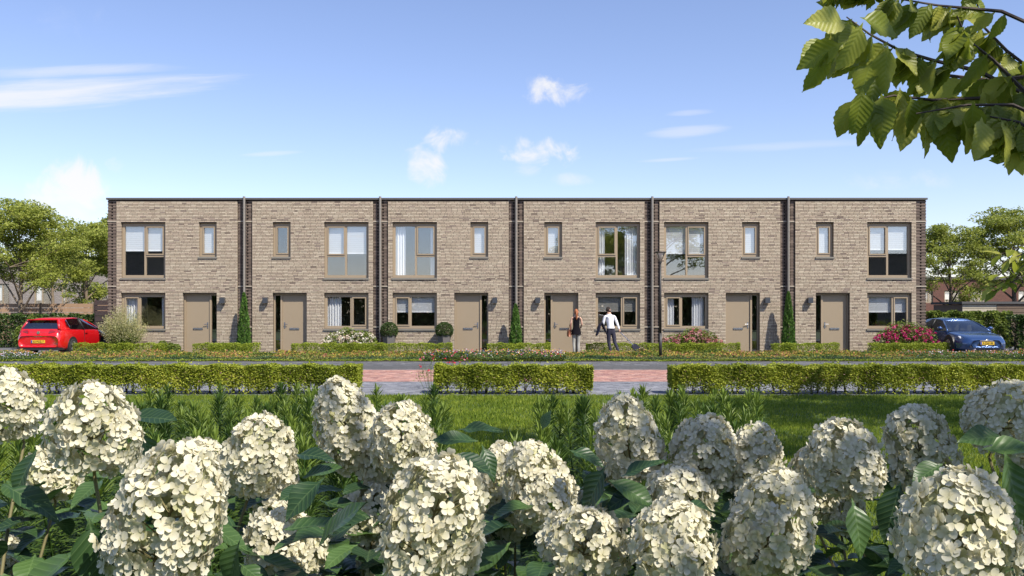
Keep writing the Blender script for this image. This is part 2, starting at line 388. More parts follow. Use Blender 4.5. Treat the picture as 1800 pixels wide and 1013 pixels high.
# ------------------------------------------------------------------ the terrace of six houses
D = 35.27; S = F / D; MID0 = -13.33; PITCH = 5.4
def zf(y): return EYE + (HOR - y) / S
ROOF = zf(347.5)
CH = 0.0585
light = np.array([(0.535, 0.45, 0.34), (0.575, 0.49, 0.372), (0.5, 0.415, 0.31), (0.52, 0.425, 0.325), (0.465, 0.38, 0.288)])
dark = np.array([(0.33, 0.265, 0.215), (0.26, 0.205, 0.165), (0.39, 0.31, 0.25)])
var_tints = [light[k % 5] * f for k, f in zip(range(15), np.linspace(0.85, 1.1, 15))] + [dark[k % 3] for k in range(3)]
unit_brick = []
for c in var_tints:
    V, Fc, tv = boxes_np([[-0.5, 0.5, 0, 0.1, 0, CH - 0.0195]], [c]); unit_brick.append(mesh_np('brick', V, Fc, M['brick'], col=tv))
def facade_grid(x0, x1, z0, z1, ops, y0, y1, mb):
    xs = sorted({x0, x1, *[c for o in ops for c in o[:2]]}); zs = sorted({z0, z1, *[c for o in ops for c in o[2:]]})
    for a, b in zip(xs, xs[1:]):
        run = None
        for c, d in zip(zs, zs[1:]):
            hole = any(o[0] < (a + b) / 2 < o[1] and o[2] < (c + d) / 2 < o[3] for o in ops)
            if not hole: mb.box(a, b, y0, y1, c, d)
def bricks_for(x0, x1, ops, ztop):
    out = []
    nrow = int(ztop / CH)
    for r in range(nrow):
        z0 = r * CH + 0.0097; z1 = z0 + CH - 0.0195; zc = (z0 + z1) / 2
        cuts = [(x0, x1)]
        for o in ops:
            if o[2] - 0.02 < zc < o[3] + 0.02:
                nc = []
                for a, b in cuts:
                    if o[1] <= a or o[0] >= b: nc.append((a, b)); continue
                    if o[0] > a: nc.append((a, o[0]))
                    if o[1] < b: nc.append((o[1], b))
                cuts = nc
        band = 1.0 if any(abs(zc - q) < 0.045 for q in (zf(386), zf(492), zf(351), zf(511))) else 0.0
        for a, b in cuts:
            x = a; first = True
            while x < b - 0.02:
                ln = random.choice((0.22, 0.22, 0.22, 0.22, 0.105, 0.16)) if not first else random.uniform(0.08, 0.22)
                first = False
                e = min(x + ln, b)
                if b - e < 0.06: e = b
                pd = 0.03 + 0.25 * band + 0.04 * max(0, math.sin(x * 1.3 + z0 * 2.1))
                out.append((x + 0.006 if x > a else x, e - 0.006 if e < b else e, z0, z1, random.random() < pd))
                x = e
    return out
def tbar(mb, a, b, y0, y1, w, z0, z1): pass
def curtain_mesh(x0, x1, z0, z1, y, waves, amp=0.035):
    n = max(8, int(waves * 8)); V = []
    for i in range(n + 1):
        f = i / n; yy = y + amp * math.sin(f * waves * 2 * math.pi) + 0.012 * math.sin(f * 17)
        V += [(x0 + (x1 - x0) * f, yy, z0), (x0 + (x1 - x0) * f, yy, z1)]
    Fc = [(2 * i, 2 * i + 2, 2 * i + 3, 2 * i + 1) for i in range(n)]
    return mesh_np('curtain', V, Fc, M['curtain'], smooth=True)
FW = 0.108                      # frame width
def window(par, x0, x1, z0, z1, m, split, blind=None, curtains=(), bm='blind'):
    """m = +1 / -1 mirror; split: 'tall' (full-height light + split light), 'small', 'low'"""
    w = x1 - x0
    X = lambda f: (x0 + f * w) if m > 0 else (x1 - f * w)
    fr = MB(); ya, yb = 0.125, 0.2
    for a, b, c, d in ((x0, x1, z1 - FW * 1.2, z1), (x0, x1, z0, z0 + FW), (x0, x0 + FW, z0 + FW, z1 - FW * 1.2), (x1 - FW, x1, z0 + FW, z1 - FW * 1.2)):
        fr.box(a, b, ya, yb, c, d)
    lights = []
    def bar_v(f, za, zb, ww=0.075):
        c = X(f); fr.box(c - ww / 2, c + ww / 2, ya + 0.004, yb, za, zb); return c
    iz0, iz1 = z0 + FW, z1 - FW * 1.2
    ins = []
    if split == 'tall':
        c = bar_v(0.52, iz0, iz1); zm = z0 + (z1 - z0) * 0.4
        lo, hi = (c + 0.0375, x1 - FW) if m > 0 else (x0 + FW, c - 0.0375)
        fr.box(lo, hi, ya + 0.006, yb, zm - 0.04, zm + 0.04)
        ol, oh = (x0 + FW, c - 0.0375) if m > 0 else (c + 0.0375, x1 - FW)
        lights = [(ol, oh, iz0, iz1, 0), (lo, hi, zm + 0.04, iz1, 1), (lo, hi, iz0, zm - 0.04, 0)]
    elif split == 'low':
        c = bar_v(0.4, iz0, iz1)
        nl, nh = (x0 + FW, c - 0.0375) if m > 0 else (c + 0.0375, x1 - FW)
        wl_, wh = (c + 0.0375, x1 - FW) if m > 0 else (x0 + FW, c - 0.0375)
        lights = [(nl, nh, iz0, iz1, 1), (wl_, wh, iz0, iz1, 0)]
    else: lights = [(x0 + FW, x1 - FW, iz0, iz1, 1)]
    wo_ = fr.build('window', M['frame'], par)
    for a, b, c, d, sash in lights:
        if sash:
            s_ = MB(); q = 0.05; y_ = ya - 0.022
            for e in ((a, b, d - q, d), (a, b, c, c + q), (a, a + q, c + q, d - q), (b - q, b, c + q, d - q)): s_.box(e[0] + 0.002, e[1] - 0.002, y_, yb - 0.02, e[2] + 0.002, e[3] - 0.002)
            s_.build('sash', M['frame'], wo_); a, b, c, d = a + q, b - q, c + q, d - q
        MB().box(a - 0.006, b + 0.006, 0.168, 0.176, c - 0.006, d + 0.006).build('pane', M['glass'], wo_)
    sm = MB(); sm.box(x0 - 0.02, x1 + 0.02, -0.045, 0.13, z0 - 0.075, z0 - 0.006); sm.build('sill', M['sill'], wo_)
    if blind:
        zb = z1 - (z1 - z0) * blind; bl = MB(); nsl = max(3, int((z1 - zb) / 0.085))
        for k in range(nsl):
            a = z1 - 0.1 - (z1 - 0.1 - zb) * k / nsl; b = z1 - 0.1 - (z1 - 0.1 - zb) * (k + 1) / nsl
            bl.add([(x0 + 0.09, 0.235, a), (x1 - 0.09, 0.235, a), (x1 - 0.09, 0.25, b + 0.004), (x0 + 0.09, 0.25, b + 0.004)], [(0, 1, 2, 3)])
        bl.box(x0 + 0.09, x1 - 0.09, 0.23, 0.255, zb - 0.02, zb + 0.002)
        bl.build('blind', M[bm], wo_)
    for fa, fb in curtains:
        link('curtain', curtain_mesh(x0 + fa * w, x0 + fb * w, z0 + 0.03, z1 - 0.08, 0.3, max(2, (fb - fa) * w / 0.11)), wo_)
    return wo_
HL = ['end house at the left with pale shrub and red car beside it', 'second house from the left with white flowering bush under its window',
      'third house from the left with two potted bushes at its wall', 'fourth house from the left with a woman at its door',
      'fifth house from the left with pink flowers under its window', 'end house at the right with magenta bush and blue car beside it']
WIN = [dict(up=dict(blind=0.5), sm=dict(blind=1.0), lo=dict(curtains=((0.06, 0.34), (0.86, 0.95)))),
       dict(up=dict(blind=0.55), sm=dict(), lo=dict(curtains=((0.05, 0.36),))),
       dict(up=dict(curtains=((0.05, 0.28), (0.84, 0.95))), sm=dict(blind=1.0), lo=dict(blind=0.52)),
       dict(up=dict(curtains=((0.06, 0.22), (0.68, 0.95))), sm=dict(blind=1.0), lo=dict(blind=0.5, bm='blindgrey')),
       dict(up=dict(blind=0.55), sm=dict(blind=1.0), lo=dict(curtains=((0.06, 0.26), (0.66, 0.93)))),
       dict(up=dict(blind=0.48), sm=dict(blind=1.0), lo=dict(blind=0.52))]
HW = 2.4
pier_cols = [(0.16, 0.124, 0.1), (0.13, 0.1, 0.083), (0.19, 0.148, 0.12)]
for i in range(6):
    cx = MID0 + PITCH * i; m_ = 1 if i % 2 == 0 else -1
    h = empty('terraced_house', (cx, D, 0), 0, 'beige brick ' + HL[i], 'house', 'terrace of six brick houses')
    def mir(a, b): return (a, b) if m_ > 0 else (-b, -a)
    bw = mir(-1.34 - 0.885, -1.34 + 0.885); sw = mir(1.23 - 0.355, 1.23 + 0.355); dw = mir(0.91 - 0.68, 0.91 + 0.68)
    ops = [(*bw, zf(488.5), zf(392)), (*sw, zf(451.5), zf(392)), (*bw, zf(578), zf(516.5)), (*dw, -0.1, zf(516.5))]
    # backing wall with openings, bricks proud of it
    mw = MB(); e = 0.004
    facade_grid(-HW + e, HW - e, 0.0, ROOF - 0.087, [(o[0] - e, o[1] + e, o[2] - e, o[3] + e) for o in ops], 0.016, 0.30, mw)
    wall = mw.build('wall', M['mortar'], h)
    bl = bricks_for(-HW, HW, ops, ROOF - 0.1)
    order = sorted(range(len(bl)), key=lambda k: (bl[k][1] - bl[k][0] < 0.19, abs(bl[k][2] - 1.95) + abs((bl[k][0] + bl[k][1]) / 2) * 0.02))
    single = set(order[:300])
    Bx, T = [], []
    for k, (a, b, c, d, isd) in enumerate(bl):
        pr = random.uniform(-0.004, 0.003)
        if k in single:
            o = link('brick', unit_brick[random.randrange(15, 18) if isd else random.randrange(15)], wall, loc=((a + b) / 2, pr, c)); o.scale = (b - a, 1, 1)
        else:
            Bx.append((a, b, pr, 0.1, c, d)); col = random.choice(dark) if isd else random.choice(light) * random.uniform(0.9, 1.08); T.append(col)
    V, Fc, tv = boxes_np(Bx, T); tag(link('brickwork', mesh_np('brickwork', V, Fc, M['brick'], col=tv), wall), kind='stuff')
    # piers of dark brick with slots, recessed
    def pier(xa, xb, yf, ends):
        pb = MB(); pb.box(xa, xb, yf + 0.05, 0.3, 0, ROOF - 0.1); po = pb.build('pier', M['mortar'], h)
        Bx, T = [], []; nc = max(2, round((xb - xa) / 0.18)); z = 0.0; r = 0
        while z < ROOF - 0.17:
            hgt = 0.06
            for c in range(nc):
                a = xa + (xb - xa) * c / nc + 0.008; b = xa + (xb - xa) * (c + 1) / nc - 0.008
                back = yf + (0.0 if r % 2 == 0 else 0.014)
                col = np.array(random.choice(pier_cols)) * random.uniform(0.8, 1.25)
                if r % 2: a += 0.02; b -= 0.035
                else: a -= 0.005; b += 0.005
                Bx.append((a, b, back, yf + 0.09, z + 0.005, z + hgt)); T.append(col)
            z += 0.0625; r += 1
        V, Fc, tv = boxes_np(Bx, T); tag(link('brickwork', mesh_np('pier_brickwork', V, Fc, M['brick'], col=tv), po), kind='stuff')
        for zz in (zf(389.5), zf(503.5), zf(575)):
            MB().box(xa + 0.002, xb - 0.002, yf - 0.025, yf + 0.06, zz - 0.022, zz + 0.022).build('band', M['stone'], po)
    if i < 5: pier(HW + 0.002, HW + 0.598, 0.06, 0)
    else: pier(HW + 0.002, HW + 0.42, 0.035, 0)
    if i == 0: pier(-HW - 0.37, -HW - 0.002, 0.035, 0)
    # shell behind the facade
    xl = -HW - (0.37 if i == 0 else 0.3); xr = HW + (0.42 if i == 5 else 0.3)
    MB().box(xl, xr, 0.31, 9.0, ROOF - 0.45, ROOF - 0.12).build('roof', M['roof'], h)
    MB().box(xl, xl + 0.2, 0.302, 9.0, 0, ROOF - 0.455).build('side_wall', M['mortar'], h)
    MB().box(xr - 0.2, xr - 0.003, 0.302, 9.0, 0, ROOF - 0.455).build('side_wall', M['mortar'], h)
    MB().box(xl + 0.2, xr - 0.205, 3.4, 3.5, 0, ROOF - 0.455).build('inner_wall', M['room'], h)
    MB().box(xl + 0.2, xr - 0.205, 0.302, 3.4, 2.55, 2.8).build('storey_floor', M['roomdark'], h)
    MB().box(xl + 0.2, xr - 0.205, 0.302, 3.4, -0.1, 0.02).build('ground_floor', M['roomdark'], h)
    cp = MB(); cp.box(xl - (0.03 if i == 0 else 0), xr + (0.03 if i == 5 else -0.004), -0.035, 0.4, ROOF - 0.085, ROOF - 0.012); cp.build('coping', M['coping'], h)
    # windows and door
    window(h, *ops[0], m_, 'tall', **WIN[i]['up']); window(h, *ops[1], m_, 'small', **WIN[i]['sm']); window(h, *ops[2], m_, 'low', **WIN[i]['lo'])
    x0, x1 = dw; zt = ops[3][3]; ya = 0.17
    fr = MB(); fr.box(x0, x1, ya, 0.25, zt - 0.07, zt); fr.box(x0, x0 + 0.06, ya, 0.25, 0, zt - 0.07); fr.box(x1 - 0.06, x1, ya, 0.25, 0, zt - 0.07)
    lf = 0.96
    if m_ > 0: la, lb = x0 + 0.06, x0 + 0.06 + lf; sa, sb = lb + 0.07, x1 - 0.06; fr.box(lb, sa, ya, 0.25, 0, zt - 0.07)
    else: lb, la = x1 - 0.06, x1 - 0.06 - lf; sa, sb = x0 + 0.06, la - 0.07; fr.box(sb, la, ya, 0.25, 0, zt - 0.07)
    fr.build('door_frame', M['frame'], h)
    dl = MB(); dl.box(la + 0.004, lb - 0.004, 0.215, 0.26, 0.03, zt - 0.074); do = dl.build('door', M['door'], h)
    mid = (la + lb) / 2; hx = lb - 0.09 if m_ > 0 else la + 0.09
    MB().box(mid - 0.19, mid + 0.19, 0.19, 0.217, 0.93, 1.0).build('letterbox', M['steel'], do)
    hd = MB(); hd.box(hx - 0.022, hx + 0.022, 0.2, 0.217, 0.98, 1.22); hd.tube([(hx, 0.21, 1.14), (hx, 0.155, 1.14), (hx - 0.13 * m_, 0.15, 1.14)], 0.013, 8); hd.build('handle', M['steel'], do)
    MB().box(sa - 0.003, sb + 0.003, 0.215, 0.223, 0.03, zt - 0.075).build('side_light', M['glass'], h)
    MB().box(x0 + 0.001, x1 - 0.001, 0.02, 0.2, 0.0, 0.028).build('threshold', M['sill'], h)
    # wall lamp on the pipe side of the door
    lx = (x1 + 0.26) if m_ > 0 else (x0 - 0.26)
    lm = MB(); lm.box(lx - 0.095, lx + 0.095, -0.2, -0.03, 1.98, 2.2); lm.box(lx - 0.05, lx + 0.05, -0.032, 0.01, 2.03, 2.15); lm.build('wall_lamp', M['lampblack'], h)
    # downpipe in mid-pier, with a hidden fin added to widen its shadow
    if i < 5:
        px = HW + 0.30; pm = MB(); pm.tube([(px, -0.08, 0.05), (px, -0.08, ROOF + 0.035)], 0.048, 14); dp = pm.build('downpipe', M['pipe'], h, smooth=False)
        for z in (0.6, 1.7, 2.9, 3.9, 4.85, 5.75):
            MB().tube([(px, -0.08, z - 0.025), (px, -0.08, z + 0.025)], 0.056, 14).build('collar', M['pipe'], dp)
        MB().box(px - 0.025, px + 0.025, -0.05, 0.13, 0.02, ROOF - 0.105).build('shadow_fin', M['lampblack'], dp)
# ------------------------------------------------------------------ foliage colours
g3 = lambda a, b, c: [(0.0, a), (0.5, b), (1.0, c)]
M['hedge'] = leaf_mat('hedge_leaf', g3((0.11, 0.15, 0.012), (0.26, 0.31, 0.025), (0.52, 0.52, 0.07)), 0.25, 0.55, patch=0.35)
M['boxhedge'] = leaf_mat('box_hedge_leaf', g3((0.15, 0.22, 0.016), (0.27, 0.34, 0.028), (0.42, 0.47, 0.06)), 0.3, 0.55)
M['tallhedge'] = leaf_mat('tall_hedge_leaf', g3((0.025, 0.055, 0.012), (0.055, 0.1, 0.02), (0.11, 0.17, 0.035)), 0.25, 0.4)
M['treeA'] = leaf_mat('tree_leaf', g3((0.17, 0.215, 0.03), (0.31, 0.36, 0.055), (0.5, 0.52, 0.13)), 0.5, 0.5)
M['treeB'] = leaf_mat('tree_leaf_dark', g3((0.15, 0.195, 0.03), (0.27, 0.32, 0.05), (0.45, 0.47, 0.11)), 0.5, 0.5)
M['conifer'] = leaf_mat('conifer_leaf', g3((0.04, 0.095, 0.016), (0.075, 0.165, 0.025), (0.14, 0.25, 0.04)), 0.15, 0.6)
M['boxball'] = leaf_mat('box_leaf', g3((0.03, 0.055, 0.015), (0.05, 0.09, 0.02), (0.09, 0.14, 0.03)), 0.2, 0.5)
M['pale'] = leaf_mat('pale_plume', g3((0.34, 0.35, 0.14), (0.54, 0.52, 0.25), (0.72, 0.67, 0.4)), 0.35, 0.8)
M['shrub'] = leaf_mat('shrub_leaf', g3((0.08, 0.13, 0.018), (0.16, 0.22, 0.035), (0.28, 0.33, 0.06)), 0.3, 0.5)
M['tintleaf'] = tint_mat('petal_and_leaf', 0.7, 0.25, var=0.12, trans=0.3)
M['grass'] = leaf_mat('grass_blade', g3((0.1, 0.16, 0.014), (0.19, 0.265, 0.024), (0.34, 0.38, 0.05)), 0.4, 0.5, patch=0.3)

def box_points(n, x0, x1, y0, y1, z0, z1, edge=0.12, wob=0.03):
    """points crowded towards the front, top and ends of a clipped hedge"""
    x = rng.uniform(x0, x1, n); y = rng.uniform(y0, y1, n); z = rng.uniform(z0, z1, n)
    k = rng.random(n); e = rng.exponential(edge * 0.45, n)
    y = np.where(k < 0.55, np.minimum(y0 + e, y1), y); z = np.where((k > 0.55) & (k < 0.8), np.maximum(z1 - e, z0), z)
    y = np.where((k > 0.9) & (k < 0.95), np.maximum(y1 - e, y0), y)
    end = k > 0.95; x = np.where(end, np.where(rng.random(n) < 0.5, x0 + e, x1 - e), x)
    y = y + wob * np.sin(x * 5.3 + z * 4) + wob * 0.8 * np.sin(x * 11.7); z = z + wob * 0.7 * np.sin(x * 7.1) + wob * 0.5 * np.sin(x * 17.0 + 1)
    return np.stack([x, y, z], 1)
def hedge(name, x0, x1, y0, y1, h, m, dens, size, label, zlow=0.1, group=None, stems=True, cat='hedge', spike=0.02):
    o = empty(name, ((x0 + x1) / 2, (y0 + y1) / 2, 0), 0, label, cat, group); c = (x0 + x1) / 2; d = (y0 + y1) / 2
    n = int(dens * (x1 - x0))
    Pn = box_points(n, x0 - c, x1 - c, y0 - d, y1 - d, 0.03, h)
    zl = zlow * (1.0 + 0.9 * np.sin(Pn[:, 0] * 6.1) * np.sin(Pn[:, 0] * 2.3 + 1)); lo = rng.random(n) < np.clip((zl + 0.16 - Pn[:, 2]) / 0.2, 0, 0.92); Pn = Pn[~lo]
    if spike: Pn[:, 2] += (rng.random(len(Pn)) < 0.08) * rng.exponential(spike, len(Pn))
    leaf_cloud('foliage', Pn, size, m, o, up=0.45, aspect=0.6)
    if stems:
        mb = MB()
        for k in range(int((x1 - x0) / 0.19)):
            x = x0 - c + 0.1 + k * 0.19 + random.uniform(-0.05, 0.05); y = random.uniform(-0.12, 0.16)
            for q in range(5):
                mb.tube([(x + random.uniform(-.03, .03), y, 0), (x + random.uniform(-0.04, 0.04), y + random.uniform(-.03, .03), h * 0.3), (x + random.uniform(-0.16, 0.16), y + random.uniform(-.15, .12), h * 0.75)], [0.009, 0.007, 0.004], 5, cap=False)
        mb.build('stems', M['twig'], o)
    return o
# front hedges along the footway
HGRP = 'clipped front hedges along the footway'
hedge('clipped_hedge', -12.5, -3.0, 17.25, 17.85, 0.56, M['hedge'], 9500, (0.034, 0.06), 'long leafy clipped hedge left of the road gap, running out of frame', group=HGRP)
hedge('clipped_hedge', -1.52, 1.58, 17.25, 17.85, 0.56, M['hedge'], 10000, (0.034, 0.06), 'short clipped hedge block between the two gaps to the red paved road', group=HGRP)
hedge('clipped_hedge', 3.13, 12.5, 17.25, 17.85, 0.56, M['hedge'], 9500, (0.034, 0.06), 'long leafy clipped hedge right of the road gap, running out of frame', group=HGRP)
# low box hedges in front of the houses
def fx(px, d): return (px - 900) * d / F
for a, b, lab in ((130, 290, 'low box hedge in front of the pale feathery shrub'), (340, 455, 'low box hedge before the leftmost slim conifer'),
                  (513, 795, 'low box hedge before the white bush and the two pots'), (856, 968, 'low box hedge before the shortest slim conifer'),
                  (1030, 1300, 'low box hedge behind the man, under the pink flowers'), (1358, 1475, 'low box hedge before the rightmost slim conifer'),
                  (1528, 1690, 'low box hedge before the magenta bush')):
    hedge('box_hedge', fx(a, 34), fx(b, 34), 33.85, 34.3, 0.43, M['boxhedge'], 2200, (0.035, 0.06), lab, 0.03, 'low box hedges along the terrace', stems=False, spike=0.01)

# ------------------------------------------------------------------ ground cover and flowers in the beds
def cover(name, n, x0, x1, y0, y1, zfun, pal, size, label, patchy=0.0, up=0.45, keep=None, cat='ground cover'):
    x = rng.uniform(x0, x1, n); y = rng.uniform(y0, y1, n)
    if keep is not None: k = keep(x, y); x, y = x[k], y[k]
    hmp = 0.55 + 0.45 * np.sin(x * 2.1 + 1.3 * np.sin(y * 2.3 + x * 0.7)) * np.sin(y * 2.9 + x * 1.1) + 0.25 * np.sin(x * 6.7 + y * 5.1)
    z = zfun(x, y) * np.clip(hmp * 0.6 + 0.55, 0.25, 1.4) * rng.uniform(0.35, 1.0, len(x)) ** 0.6
    C = np.stack([x, y, z], 1); V, Fc = leaf_verts(C, size, up=up, aspect=0.55)
    pal = np.array(pal); kk = (np.sin(x * 0.9 + 2 * np.sin(y * 1.1)) + np.sin(x * 2.3 + y) + rng.normal(size=len(x)) * (1.2 - patchy)) * 0.25 + 0.5
    idx = np.clip((kk * len(pal)).astype(int), 0, len(pal) - 1)
    T = pal[idx] * rng.uniform(0.7, 1.25, (len(x), 1))
    return tag(link(name, mesh_np(name, V, Fc, M['tintleaf'], col=np.repeat(T, 4, axis=0))), label, cat, kind='stuff')
gy = [(0.08, 0.14, 0.03), (0.16, 0.22, 0.04), (0.28, 0.3, 0.05), (0.44, 0.38, 0.06), (0.17, 0.22, 0.04), (0.5, 0.28, 0.09), (0.46, 0.19, 0.14), (0.2, 0.25, 0.04), (0.48, 0.42, 0.08), (0.12, 0.18, 0.04)]
edge_ok = lambda x, y: ~((y > 31.6) & (np.abs(np.sin(x)) < 0.05))
cover('perennial_bed', 60000, -19.5, 19.5, 29.9, 32.5, lambda x, y: 0.13 + 0.04 * (y - 29.9), gy, (0.05, 0.1), 'yellow and orange flowering ground cover along the terrace front', 0.35)
cover('creeping_bed', 24000, -19.5, 19.5, 29.15, 30.3, lambda x, y: 0.13 + 0 * x, [(0.04, 0.08, 0.04), (0.08, 0.13, 0.05), (0.18, 0.24, 0.08), (0.05, 0.1, 0.05), (0.28, 0.28, 0.07)], (0.04, 0.08), 'dark green creeping plants in front of the orange bed', 0.3)
cover('verge_grass', 26000, -20, 20, 28.93, 29.35, lambda x, y: 0.07 + 0 * x, [(0.2, 0.27, 0.03), (0.3, 0.35, 0.05), (0.15, 0.21, 0.02)], (0.05, 0.08), 'narrow bright grass strip along the far pavement', 0.1, up=0.15, cat='grass')
def flowers(name, n, nl, x0, x1, y0, y1, h, pal, label, fs=(0.03, 0.055)):
    o = cover(name, nl, x0, x1, y0, y1, lambda x, y: h * 0.85 + 0 * x, [(0.07, 0.12, 0.03), (0.14, 0.19, 0.04), (0.1, 0.16, 0.05)], (0.05, 0.1), label, 0.2, cat='flowers')
    x = rng.uniform(x0, x1, n); y = rng.uniform(y0, y1, n); z = rng.uniform(0.5, 1.15, n) * h
    V, Fc = leaf_verts(np.stack([x, y, z], 1), fs, aspect=0.9, nrm=np.array([0, -0.6, 0.5]), up=0.6, fold=0.05)
    T = np.array(pal)[rng.integers(0, len(pal), n)]
    tag(link('blossoms', mesh_np('blossoms', V, Fc, M['tintleaf'], col=np.repeat(T, 4, axis=0)), o), kind='stuff'); return o
wild = [(0.6, 0.05, 0.04), (0.7, 0.3, 0.32), (0.75, 0.7, 0.65), (0.18, 0.2, 0.5), (0.7, 0.55, 0.08), (0.65, 0.3, 0.06), (0.5, 0.12, 0.3)]
flowers('wildflower_patch', 1100, 9000, -2.9, 1.75, 28.75, 31.4, 0.3, wild, 'mixed red, blue and yellow wildflowers before the middle houses')
flowers('wildflower_patch', 700, 6000, 13.6, 20.0, 29.2, 31.6, 0.27, [(0.7, 0.3, 0.32), (0.7, 0.28, 0.05), (0.6, 0.06, 0.05), (0.7, 0.6, 0.6), (0.55, 0.5, 0.6)], 'mixed orange and pink wildflowers before the blue car')
flowers('wildflower_patch', 600, 3000, -20.0, -16.2, 28.8, 31.0, 0.22, [(0.5, 0.5, 0.65), (0.7, 0.7, 0.72), (0.35, 0.35, 0.55), (0.65, 0.45, 0.5)], 'lilac and white wildflowers at the far left before the red car')
# loose clump of red blossoms at the left end of the middle hedge
o = empty('flowering_clump', (-1.68, 18.55, 0), 0, 'loose clump of red blossoms at the left end of the middle hedge', 'flowers')
mb = MB(); FC = []
for k in range(26):
    x = random.uniform(-0.3, 0.75); y = random.uniform(-0.2, 0.3); h_ = random.uniform(0.35, 0.75)
    e = (x + random.uniform(-0.12, 0.12), y, h_); mb.tube([(x * 0.5, y * 0.5, 0), (x * 0.9, y, h_ * 0.6), e], [0.004, 0.003, 0.002], 4, False); FC.append(e)
mb.build('stems', M['shrub'], o)
V, Fc = leaf_verts(np.repeat(np.array(FC), 4, 0) + rng.normal(size=(104, 3)) * 0.015, (0.03, 0.06), aspect=0.8)
tag(link('blossoms', mesh_np('blossoms', V, Fc, M['tintleaf'], col=np.repeat(np.array([(0.6, 0.04, 0.06), (0.65, 0.25, 0.3)])[rng.integers(0, 2, 104)], 4, axis=0)), o), kind='stuff')
leaf_cloud('foliage', np.repeat(np.array(FC), 12, 0) * np.array([1, 1, 0.6]) + rng.normal(size=(312, 3)) * 0.06, (0.03, 0.06), M['shrub'], o)

# ------------------------------------------------------------------ shrubs, conifers and pots at the terrace
def bush(name, px, d, w, dpt, h, label, m, n, size, bloom=None, nb=0, bs=(0.07, 0.11), cat='shrub', lobes=7, per=14):
    o = empty(name, (fx(px, d), d, 0), 0, label, cat); Cs = []
    for k in range(lobes):
        cx_ = (k / (lobes - 1) - 0.5) * w * 0.62 + random.uniform(-0.06, 0.06); hh = h * (1 - 0.28 * abs(k / (lobes - 1) - 0.5) * 2) * random.uniform(0.74, 1.0)
        r = np.array([w * 0.2, dpt * 0.42, hh * 0.5]); Cs.append((np.array([cx_, random.uniform(-0.1, 0.1) * dpt, hh * 0.5]), r))
    Pn = np.vstack([in_ball(n // lobes, c, r, 0.6) for c, r in Cs]); Pn = Pn[Pn[:, 2] > 0.02]
    leaf_cloud('foliage', Pn, size, m, o, up=0.4, aspect=0.6)
    mb = MB()
    for c, r in Cs:
        for q in range(3): mb.tube([(c[0] * 0.35, 0, 0), (c[0] * 0.8 + random.uniform(-.1, .1), c[1], c[2]), (c[0] + random.uniform(-.12, .12), c[1], c[2] * 1.6)], [0.014, 0.009, 0.004], 5, False)
    mb.build('branches', M['twig'], o)
    if bloom:
        B_, T_ = [], []
        for k in range(nb):
            c, r = random.choice(Cs); dv = unit(rng.normal(size=(1, 3)))[0]; dv[2] = abs(dv[2]) * 0.9 - 0.15; dv[1] = -abs(dv[1])
            ctr = c + dv * r * 1.05; q = in_ball(per, ctr, np.array([1, 1, 0.8]) * random.uniform(*bs) * 0.75, 0.7)
            B_.append(q); T_.append(np.tile(np.array(random.choice(bloom)) * random.uniform(0.8, 1.1), (per, 1)))
        B_, T_ = np.vstack(B_), np.vstack(T_)
        V, Fc = leaf_verts(B_, (bs[0] * 0.6, bs[1] * 0.7), aspect=0.85, up=0.4); tag(link('blossoms', mesh_np('blossoms', V, Fc, M['tintleaf'], col=np.repeat(T_, 4, axis=0)), o), kind='stuff')
    return o
bush('flowering_bush', 617, 34.7, 2.0, 0.6, 1.2, 'green bush dotted with white flowers under the second house window', M['shrub'], 5200, (0.05, 0.1), [(0.78, 0.72, 0.58), (0.75, 0.62, 0.5), (0.8, 0.76, 0.66)], 110, (0.08, 0.13))
bush('flowering_bush', 1217, 34.7, 2.4, 0.6, 1.15, 'bush of pink flower heads under the fifth house window', M['shrub'], 5600, (0.05, 0.1), [(0.62, 0.24, 0.26), (0.6, 0.3, 0.3), (0.55, 0.2, 0.2), (0.68, 0.42, 0.38)], 130)
bush('flowering_bush', 1590, 34.7, 2.5, 0.6, 1.5, 'tall bush with magenta blossom beside the blue car', M['shrub'], 5200, (0.05, 0.1), [(0.62, 0.04, 0.2), (0.7, 0.09, 0.28), (0.5, 0.05, 0.14)], 120, (0.05, 0.13), lobes=9)
bush('round_shrub', 292, 34.6, 1.0, 0.7, 0.58, 'rounded green shrub right of the pale feathery shrub', M['shrub'], 3600, (0.04, 0.08), lobes=4)
bush('round_shrub', 388, 34.6, 0.95, 0.6, 0.6, 'rounded green shrub between the first door and its conifer', M['shrub'], 3600, (0.04, 0.08), lobes=4)
# pale feathery shrub: many upright plumes
o = empty('feathery_shrub', (fx(217, 34.3), 34.3, 0), 0, 'large pale feathery shrub beside the red car', 'shrub'); mb = MB(); Pl, Lf = [], []
for k in range(170):
    a = random.uniform(0, 2 * math.pi); rr = math.sqrt(random.random()); h_ = (2.0 - 0.85 * rr * rr) * random.uniform(0.75, 1.0)
    tx, ty = math.cos(a) * rr * 0.98, math.sin(a) * rr * 0.6
    mb.tube([(tx * 0.2, ty * 0.2, 0), (tx * 0.6, ty * 0.6, h_ * 0.55), (tx, ty, h_)], [0.006, 0.005, 0.002], 4, False)
    f = rng.uniform(0.45, 1.0, 55)[:, None]; Pl.append(np.hstack([tx * (0.3 + 0.7 * f), ty * (0.3 + 0.7 * f), h_ * f]) + rng.normal(size=(55, 3)) * 0.045)
    f = rng.uniform(0.1, 0.6, 14)[:, None]; Lf.append(np.hstack([tx * (0.2 + 0.8 * f), ty * (0.2 + 0.8 * f), h_ * f]) + rng.normal(size=(14, 3)) * 0.08)
mb.build('stems', M['shrub'], o); leaf_cloud('plumes', np.vstack(Pl), (0.03, 0.07), M['pale'], o, aspect=0.35, up=0.2); leaf_cloud('foliage', np.vstack(Lf), (0.06, 0.11), M['shrub'], o, aspect=0.3)
